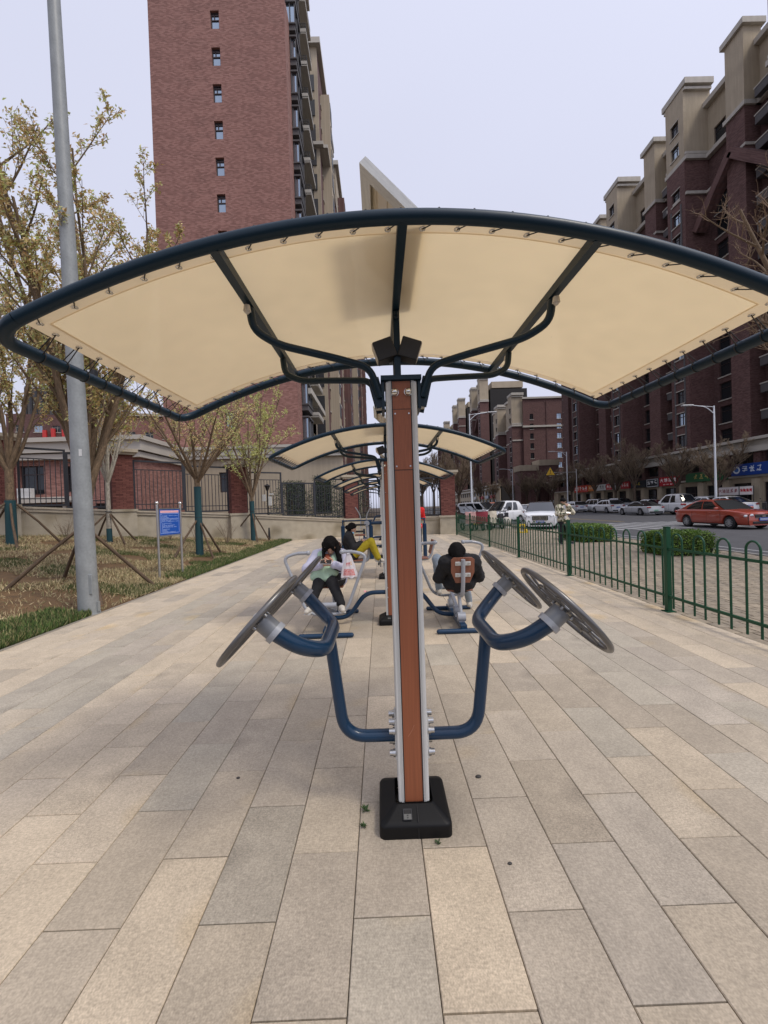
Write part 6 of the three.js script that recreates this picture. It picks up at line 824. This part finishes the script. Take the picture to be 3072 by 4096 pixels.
{ // the tree whose branches reach in from the right
  const t = thing('bare_tree', 'leafless tree at the right edge, only its brown branches reaching into view', 'tree', [11.3, 0, -9.2], 2.0), g = growTree({ trunk: 3.2, r: 0.2, limbs: 7, len: 6.0, spread: 0.62, levels: 3, kids: [9, 8, 6], ratio: [0.5, 0.48, 0.5], up: 0.03, wiggle: 0.16, angle: 0.8, rr: 0.42, minR: 0.003, turn: 1 });
  const tk = part('trunk', g.tr, bark, t); part('limbs', g.limbs, bark, tk).userData = { kind: 'stuff' }; part('crown', g.twigs, mat(0.22, 0.145, 0.085, 0.9), t).userData = { kind: 'stuff' };
  scatter('seed_tassels', 500, leafMat, t, d => { const [p] = g.sites[Math.floor(rnd() * g.sites.length)]; d.position.copy(p); d.rotation.set(1.57, rr(0, 6.3), 0); d.scale.set(0.02, 0.03, rr(0.04, 0.1)); }, [[0.05, 0.035, 0.025]]);
}
// ---------- vehicles ----------
const tyreM = mat(0.014, 0.014, 0.015, 0.8), rimM = mat(0.45, 0.45, 0.46, 0.3, { metalness: 0.7 }), carGlass = mat(0.012, 0.014, 0.016, 0.05, { clearcoat: 1, clearcoatRoughness: 0.03 }), lampW = mat(0.6, 0.62, 0.63, 0.12, { clearcoat: 1 }), lampR = mat(0.32, 0.015, 0.012, 0.2, { clearcoat: 1 }), plateB = mat(0.02, 0.10, 0.42, 0.4), plateG = mat(0.30, 0.55, 0.40, 0.4), trimB = mat(0.012, 0.012, 0.013, 0.45);
const paintM = (r, g, b) => mat(r, g, b, 0.35, { clearcoat: 1, clearcoatRoughness: 0.06 });
function wheelGeos(R, w) { return winCache['wheel' + R] ??= (() => { const ty = []; ty.push(new THREE.LatheGeometry([[R * 0.62, -w / 2], [R * 0.93, -w / 2], [R, -w / 2 + 0.03], [R, w / 2 - 0.03], [R * 0.93, w / 2], [R * 0.62, w / 2]].map(p => new THREE.Vector2(...p)), 24).rotateZ(Math.PI / 2)); const rm = [cyl(R * 0.63, R * 0.63, w * 0.7, 0, 0, 0, 20, 0, Math.PI / 2)]; const sp = []; for (let k = 0; k < 10; k++) { const a = k / 10 * 2 * Math.PI; sp.push(beam([w * 0.42, Math.cos(a) * R * 0.1, Math.sin(a) * R * 0.1], [w * 0.42, Math.cos(a) * R * 0.6, Math.sin(a) * R * 0.6], 0.045, 0.03)); sp.push(beam([-w * 0.42, Math.cos(a) * R * 0.1, Math.sin(a) * R * 0.1], [-w * 0.42, Math.cos(a) * R * 0.6, Math.sin(a) * R * 0.6], 0.045, 0.03)); } for (const s of [-1, 1]) sp.push(new THREE.TorusGeometry(R * 0.62, 0.014, 6, 28).rotateY(Math.PI / 2).translate(s * w * 0.44, 0, 0), cyl(0.05, 0.05, 0.03, s * w * 0.42, 0, 0, 10, 0, Math.PI / 2)); return { tyre: merge(ty), well: merge(rm), rim: merge(sp) }; })(); }
const PRE = { // length, width, height, wheelbase, wheel radius, belt, nose height, tail height, [windscreen base, roof front, roof rear, rear glass base] as fractions of half length (+ front)
  sedan: [4.55, 1.76, 1.49, 2.66, 0.315, 0.96, 0.80, 1.0, [0.46, 0.10, -0.40, -0.80]], coupe: [4.9, 1.9, 1.42, 2.92, 0.355, 0.90, 0.70, 0.94, [0.36, 0.02, -0.42, -0.92]], suv: [4.55, 1.88, 1.64, 2.7, 0.36, 1.06, 0.90, 1.08, [0.50, 0.12, -0.70, -0.96]], hatch: [4.3, 1.8, 1.48, 2.63, 0.32, 0.96, 0.78, 1.0, [0.44, 0.12, -0.74, -0.97]], van: [4.6, 1.75, 1.82, 2.8, 0.32, 1.05, 0.88, 1.05, [0.70, 0.32, -0.88, -0.97]], micro: [2.6, 1.4, 1.62, 1.7, 0.27, 0.92, 0.78, 0.95, [0.78, 0.30, -0.70, -0.96]] };
function car(label, type, paint, pos, ry, o = {}) {
  const [L, W, H, wb, R, belt, noseY, tailY, cab] = PRE[type], t = thing('car', label, 'car', pos, ry, o.group ?? 'cars in the street'), hl = L / 2, hw = W / 2, k = o.k ?? 1; t.scale.setScalar(k);
  const zF = hl * 0.98 - (L - wb) * 0.46, zR = zF - wb, lerpY = (z) => { const f = cab[0] * hl, r = cab[3] * hl; if (z >= f) { const u = (z - f) / (hl - f); return belt + (noseY - belt) * Math.pow(u, 1.4); } if (z <= r) { const u = (r - z) / (hl + r || 1); return belt + (tailY - belt) * Math.min(1, u * 0.6 + 0.4) - 0.04 * u * u; } return belt + (tailY - belt) * (f - z) / (f - r) * 0.4; };
  const st = []; for (let i = 0; i <= 64; i++) st.push(-hl + L * i / 64);
  const arch = z => { let y = 0.21; for (const c of [zF, zR]) { const d = Math.abs(z - c), A = R * 1.17; if (d < A) y = Math.max(y, R + Math.sqrt(A * A - d * d)); } return y; };
  const plan = z => { const e = Math.abs(z) / hl; return hw * (1 - 0.025 * e * e - 0.17 * Math.pow(e, 8)); };
  const endDrop = z => { const e = Math.abs(z) / hl; return Math.pow(e, 24); };
  const S = 9, ring = z => { const w = plan(z), yt = lerpY(z) - 0.05 * endDrop(z), yb = Math.min(arch(z), yt - 0.1), e = endDrop(z), ym = Math.max(yb + 0.03, 0.5), half = [[0, yb], [w * 0.86, yb], [w * (0.965 - 0.02 * e), Math.max(yb, 0.24) + 0.01], [w, Math.max(yb + 0.015, 0.42)], [w, Math.max(yb + 0.02, yt - 0.30)], [w * 0.985, yt - 0.12], [w * 0.95, yt - 0.035], [w * 0.86, yt], [0, yt + 0.028 * (1 - e)]]; return half; };
  const pos_ = [], idx = []; for (const z of st) { const h = ring(z), zz = z * (1); for (const s of [1, -1]) { for (const p of h) { const tuck = 0.055 * Math.pow(Math.abs(z) / hl, 30) * Math.abs((p[1] - 0.5) / 0.4); pos_.push(s * p[0], p[1], zz - Math.sign(z) * tuck); } } }
  for (let i = 0; i < st.length - 1; i++) for (let q = 0; q < S - 1; q++) { const a = i * 2 * S + q, b = a + 2 * S; idx.push(a, a + 1, b, b, a + 1, b + 1); const c = a + S, d = b + S; idx.push(c, d, c + 1, d, d + 1, c + 1); }
  for (const i of [0, st.length - 1]) for (let q = 0; q < S - 1; q++) { const a = i * 2 * S + q, c = a + S; if (i) idx.push(a, c, a + 1, c, c + 1, a + 1); else idx.push(a, a + 1, c, c, a + 1, c + 1); }
  let bg = new THREE.BufferGeometry(); bg.setAttribute('position', new THREE.Float32BufferAttribute(pos_, 3)); bg.setIndex(idx); bg.computeVertexNormals();
  // flip if inward
  const chk = bg.attributes.normal, mid = Math.floor(st.length / 2) * 2 * S + 4; if (chk.getX(mid) < 0) { const I = bg.index.array; for (let i = 0; i < I.length; i += 3) { const q = I[i]; I[i] = I[i + 1]; I[i + 1] = q; } bg.computeVertexNormals(); }
  const body = part('body', bg, paint, t);
  part('underbody', box(W * 0.82, 0.2, L * 0.86, 0, 0.3, 0), trimB, t);
  // cabin
  const f0 = cab[0] * hl, f1 = cab[1] * hl, r1 = cab[2] * hl, r0 = cab[3] * hl, wbm = hw * 0.885, wt = hw * (type === 'van' ? 0.80 : 0.70), yB = z => lerpY(z) - 0.015, ro = H, roF = H - 0.04, roR = H - (type === 'coupe' ? 0.06 : 0.05);
  const sidePt = (s, u, v, out = 0) => { const zb = f0 + (r0 - f0) * u, zt = f1 + (r1 - f1) * u, yb = yB(zb), yt = (u < 0.5 ? roF + (ro - roF) * Math.min(1, u * 4) : roR + (ro - roR) * Math.min(1, (1 - u) * 4)) - 0.03, bow = 0.05 * Math.sin(v * Math.PI) + out; return [s * (wbm + (wt - wbm) * v + bow), yb + (yt - yb) * v, zb + (zt - zb) * v]; };
  const cabL = []; for (const s of [-1, 1]) { const g = grid((u, v) => sidePt(s, s > 0 ? 1 - u : u, v), 16, 4); cabL.push(g); }
  cabL.push(grid((u, v) => { const z = f1 + (r1 - f1) * v, x = (u * 2 - 1), e = v < 0.5 ? roF + (ro - roF) * Math.min(1, v * 4) : roR + (ro - roR) * Math.min(1, (1 - v) * 4); return [x * wt, e - 0.03 + 0.035 * (1 - x * x * x * x), z]; }, 10, 12));
  part('roof', cabL, o.roof ?? paint, body);
  const fr = (a, b, ya, yb2, za, zb, bulge) => grid((u, v) => { const x = (u * 2 - 1), w = a + (b - a) * v; return [x * w, ya + (yb2 - ya) * v + 0.01, za + (zb - za) * v + bulge * (1 - x * x)]; }, 8, 4);
  const wsm = part('windscreen', fr(wbm * 0.985, wt * 0.985, yB(f0), roF - 0.02, f0, f1, 0.09), carGlass, body); part('rear_window', fr(-wbm * 0.94, -wt * 0.94, yB(r0) + (type === 'sedan' || type === 'coupe' ? 0.02 : 0.12), roR - 0.05, r0, r1, -0.07), carGlass, body);
  const wins = type === 'van' ? [[0.06, 0.30], [0.34, 0.62], [0.66, 0.92]] : type === 'micro' ? [[0.10, 0.46], [0.52, 0.74]] : type === 'suv' || type === 'hatch' ? [[0.09, 0.42], [0.45, 0.74], [0.77, 0.90]] : [[0.10, 0.46], [0.49, 0.86]];
  for (const s of [-1, 1]) for (const [a, b] of wins) part('side_window', grid((u, v) => { const uu = a + (b - a) * (s > 0 ? 1 - u : u); return sidePt(s, uu, 0.07 + 0.80 * v, 0.009); }, 6, 3), carGlass, body);
  const wg = wheelGeos(R, 0.21); for (const s of [-1, 1]) for (const z of [zF, zR]) { const w = new THREE.Group(); w.name = 'wheel'; w.position.set(s * (hw - 0.13), R, z); t.add(w); mesh('tyre', wg.tyre, tyreM, w); mesh('wheel_well', wg.well, trimB, w); mesh('rim', wg.rim, rimM, w); }
  // lights, grille, plates, mirrors
  const nz = hl - 0.005, ny = noseY;
  for (const s of [-1, 1]) { const hlamp = part('headlight', rbox(0.36, 0.11, 0.16, 0.04, 0, 0, 0), lampW, body); hlamp.position.set(s * (hw * 0.72), ny - 0.13, nz - 0.11); hlamp.rotation.set(-0.35, s * 0.5, 0); const tl = part('tail_light', rbox(0.36, 0.14, 0.1, 0.04, 0, 0, 0), lampR, body); tl.position.set(s * hw * 0.72, tailY - 0.15, -nz + 0.045); tl.rotation.y = s * -0.42; part('mirror', [rbox(0.2, 0.13, 0.1, 0.04, s * (hw + 0.05), belt + 0.06, f0 - 0.32)], paint, body); part('fog_light', rbox(0.18, 0.05, 0.04, 0.015, s * hw * 0.7, 0.42, nz - 0.03), lampW, body); for (const z of [f0 - L * 0.17, f0 - L * 0.37]) part('door_handle', rbox(0.025, 0.03, 0.15, 0.01, s * hw * 0.997, belt - 0.16, z), paint, body); for (const z of [f0 - 0.16, f0 - L * 0.215, f0 - L * 0.425]) part('door_gap', box(0.004, belt - 0.45, 0.009, s * hw * 1.0, (belt + 0.3) / 2 + 0.0, z), trimB, body); part('sill_trim', box(0.03, 0.07, wb - 2.5 * R, s * hw * 0.97, 0.235, (zF + zR) / 2), trimB, body); }
  part('grille', [rbox(W * 0.46, type === 'suv' ? 0.26 : 0.13, 0.05, 0.03, 0, ny - (type === 'suv' ? 0.22 : 0.16), nz - 0.012)], trimB, body); part('air_intake', [rbox(W * 0.58, 0.12, 0.05, 0.03, 0, 0.34, nz - 0.02)], trimB, body); part('rear_bumper_trim', [rbox(W * 0.7, 0.16, 0.05, 0.03, 0, 0.33, -nz + 0.02)], trimB, body);
  if (o.chrome) part('grille_trim', [box(W * 0.5, 0.018, 0.03, 0, ny - 0.085, nz + 0.01), box(W * 0.44, 0.014, 0.03, 0, ny - 0.235, nz + 0.01), box(0.17, 0.05, 0.02, 0, ny - 0.16, nz + 0.018)], M.chrome, body);
  if (o.kidney) for (const s of [-1, 1]) { const kd = part('grille_kidney', [...[0, 1].map(q => box(0.34, 0.02, 0.03, s * 0.19, ny - 0.09 - q * 0.26, nz + 0.02)), ...[0, 1].map(q => box(0.02, 0.28, 0.03, s * (0.02 + q * 0.34), ny - 0.22, nz + 0.02)), ...[1, 2, 3, 4, 5].map(q => box(0.014, 0.26, 0.02, s * (0.02 + q * 0.057), ny - 0.22, nz + 0.018))], M.chrome, body); }
  const pf = part('number_plate', box(0.44, 0.14, 0.012, 0, o.plateY ?? 0.47, nz + 0.025), o.plate ?? plateB, body), pr = part('number_plate', box(0.44, 0.14, 0.012, 0, type === 'coupe' || type === 'micro' ? 0.5 : 0.72, -nz - 0.012), o.plate ?? plateB, body);
  for (const q of [pf, pr]) { const z = q === pf ? nz + 0.033 : -nz - 0.02, y = q === pf ? (o.plateY ?? 0.47) : (type === 'coupe' || type === 'micro' ? 0.5 : 0.72); part('plate_digits', [...Array(7)].map((_, i) => box(0.035, 0.075, 0.003, -0.165 + i * 0.055, y, z)), o.plate ? M.dark : M.white, body); }
  return t;
}
const white = paintM(0.72, 0.72, 0.72), silver = paintM(0.46, 0.47, 0.48), black = paintM(0.014, 0.014, 0.016), copper = paintM(0.33, 0.048, 0.022), grey = paintM(0.09, 0.095, 0.1), orange = paintM(0.42, 0.10, 0.03);
car('metallic orange-red sedan crossing the zebra on the right', 'sedan', copper, [18.1, -0.05, -20.85], 0.02, { chrome: 1, plateY: 0.5 });
const bm = car('white sport utility car facing the camera beside the standing young man', 'suv', white, [10.15, -0.02, -24.9], -0.42, { kidney: 1, roof: black, plateY: 0.5 });
const PI = Math.PI;
car('silver-grey low coupe with a black roof parked across the road, green plate', 'coupe', silver, [26.5, -0.05, -40.2], PI, { roof: black, plate: plateG });
car('small white electric car with a black tail parked behind the grey coupe', 'micro', white, [29.0, -0.05, -38.6], PI + 0.1, { k: 1.25 });
car('white rounded sport utility car parked across the road left of the coupe', 'suv', white, [28.6, -0.05, -49.6], PI, { k: 1.02 });
car('white hatchback with red tail lights, leftmost of the row across the road', 'hatch', white, [28.2, -0.05, -57.4], PI, { k: 1.08 });
car('white minivan with a blue flank parked behind the hatchback', 'van', white, [30.6, -0.05, -56], PI, {});
car('silver pickup-like sport utility car behind the row across the road', 'suv', silver, [32.0, 0.03, -53.5], PI, { k: 1.08 });
car('white sedan behind the grey coupe', 'sedan', white, [31.0, 0.03, -45.5], PI, {});
car('white sedan behind the small electric car', 'sedan', white, [31.2, 0.03, -37.6], PI, { k: 1.05 });
car('white sport utility car behind the orange-red sedan', 'suv', white, [32.6, 0.03, -39.6], PI, {});
car('white sedan with dark glass nearest the street light', 'sedan', white, [30.2, 0.0, -34.4], PI, { k: 1.05 });
car('white tall electric microcar with dark red trim on the near side', 'micro', white, [9.9, -0.02, -31.5], PI * 0.5 + 0.5 + PI, { k: 1.12 });
car('white sedan parked behind the tall microcar', 'sedan', white, [13.6, -0.05, -36.5], PI * 0.9, {});
car('white van with dark windows among the scooters', 'van', white, [9.6, -0.02, -38.5], PI * 0.2, {});
car('orange van behind the white van', 'van', orange, [13.2, -0.05, -46], PI * 0.5, {});
car('black sedan near the brick pillar', 'sedan', black, [7.6, -0.02, -36], 0.2, {});
car('dark grey sport utility car behind the black sedan', 'suv', grey, [9.6, -0.05, -46], 0.1, {});
car('white sport utility car far down the near side', 'suv', white, [12.5, -0.05, -54], 0.1, {});
car('black sport utility car behind the walking woman', 'suv', black, [15.2, -0.05, -48], 0.1, {});
car('silver sedan far down the road', 'sedan', silver, [17, -0.05, -58], 0, {});
car('white van far down the road', 'van', white, [13, -0.05, -72], 0, {});
car('black sedan far down the far side of the road', 'sedan', black, [27, -0.05, -70], PI, {});
car('white sedan far down the far side of the road', 'sedan', white, [27.5, -0.05, -80], PI, {});
// scooters under quilts, ball bollards, parking locks
function scooter(x, z, ry, col, quilt, label) {
  const t = thing('scooter', label, 'scooter', [x, -0.004, z], ry, 'parked scooters'), p = paintM(...col);
  for (const zz of [0.55, -0.55]) part('wheel', new THREE.TorusGeometry(0.2, 0.055, 8, 20).rotateY(PI / 2).translate(0, 0.25, zz), tyreM, t);
  part('body', [rbox(0.26, 0.3, 0.75, 0.08, 0, 0.55, -0.4), rbox(0.3, 0.08, 0.5, 0.03, 0, 0.33, 0.12)], p, t); part('front_shield', [rbox(0.34, 0.62, 0.1, 0.05, 0, 0.68, 0.42)], p, t); part('seat', [rbox(0.28, 0.12, 0.62, 0.05, 0, 0.76, -0.36)], M.black, t);
  part('handlebar', [bar([-0.34, 1.08, 0.3], [0.34, 1.08, 0.3], 0.018), bar([0, 0.5, 0.48], [0, 1.1, 0.32], 0.03)], M.dark, t); for (const s of [-1, 1]) part('mirror', [bar([s * 0.25, 1.08, 0.3], [s * 0.32, 1.28, 0.28], 0.008), sph(0.06, s * 0.33, 1.31, 0.28, 8, 1, 0.7, 0.3)], M.dark, t);
  if (quilt) part('wind_quilt', grid((u, v) => { const a = (u - 0.5) * 2.2; return [Math.sin(a) * 0.42, 1.15 - v * 0.72 + 0.03 * noise.noise(u * 6, v * 6, x), 0.36 + Math.cos(a) * 0.22 + 0.04 * noise.noise(u * 5, v * 5, 3 + x)]; }, 14, 10), mat(...quilt, 0.9, { side: THREE.DoubleSide }), t);
}
[[5.3, -24.3, 0.3, [0.5, 0.5, 0.5], [0.6, 0.36, 0.34], 'scooter under a pale pink quilt nearest the end pillar'], [6.0, -24.0, 0.1, [0.1, 0.02, 0.02], [0.22, 0.03, 0.045], 'scooter under a dark red quilt, second from the pillar'], [6.7, -24.4, -0.1, [0.5, 0.5, 0.45], [0.62, 0.56, 0.44], 'scooter under a cream quilt, third from the pillar'], [7.4, -25.0, 0.2, [0.02, 0.02, 0.02], null, 'black scooter without a quilt beside the cream one'], [8.1, -26.4, 0.5, [0.02, 0.02, 0.025], null, 'black scooter in front of the tall white microcar']].forEach(a => scooter(...a));
scooter(31.5, -31.9, -1.2, [0.02, 0.02, 0.02], null, 'black scooter on the far pavement at the right edge');
[[8.0, -30.2], [8.0, -28.4], [8.0, -26.7], [8.05, -25.2]].forEach(([x, z], i) => { const t = thing('ball_bollard', ['stone ball bollard farthest from the fence', 'third stone ball bollard from the white car', 'second stone ball bollard from the white car', 'stone ball bollard nearest the white car'][i], 'bollard', [x, -0.004, z], 0, 'stone ball bollards'); part('ball', sph(0.3, 0, 0.42, 0, 20), BM.stone, t); part('base', cyl(0.26, 0.2, 0.16, 0, 0.08, 0, 16), BM.stone, t); });
[[7.41, -30.6, 'yellow folding parking lock near the scooters'], [7.52, -21.0, 'yellow folding parking lock left of the white car']].forEach(([x, z, l]) => { const t = thing('parking_lock', l, 'parking lock', [x, -0.004, z], 0, 'yellow parking locks'), y = mat(0.6, 0.42, 0.02, 0.5); part('base_plate', box(0.5, 0.05, 0.4, 0, 0.03, 0), y, t); for (const s of [-1, 1]) part('arm', [beam([s * 0.2, 0.05, 0.15], [s * 0.12, 0.42, 0], 0.06, 0.05), beam([s * 0.2, 0.05, -0.15], [s * 0.12, 0.42, 0], 0.06, 0.05)], y, t); part('cross_bar', box(0.3, 0.07, 0.06, 0, 0.43, 0), y, t); });
renderer.render(scene, camera);
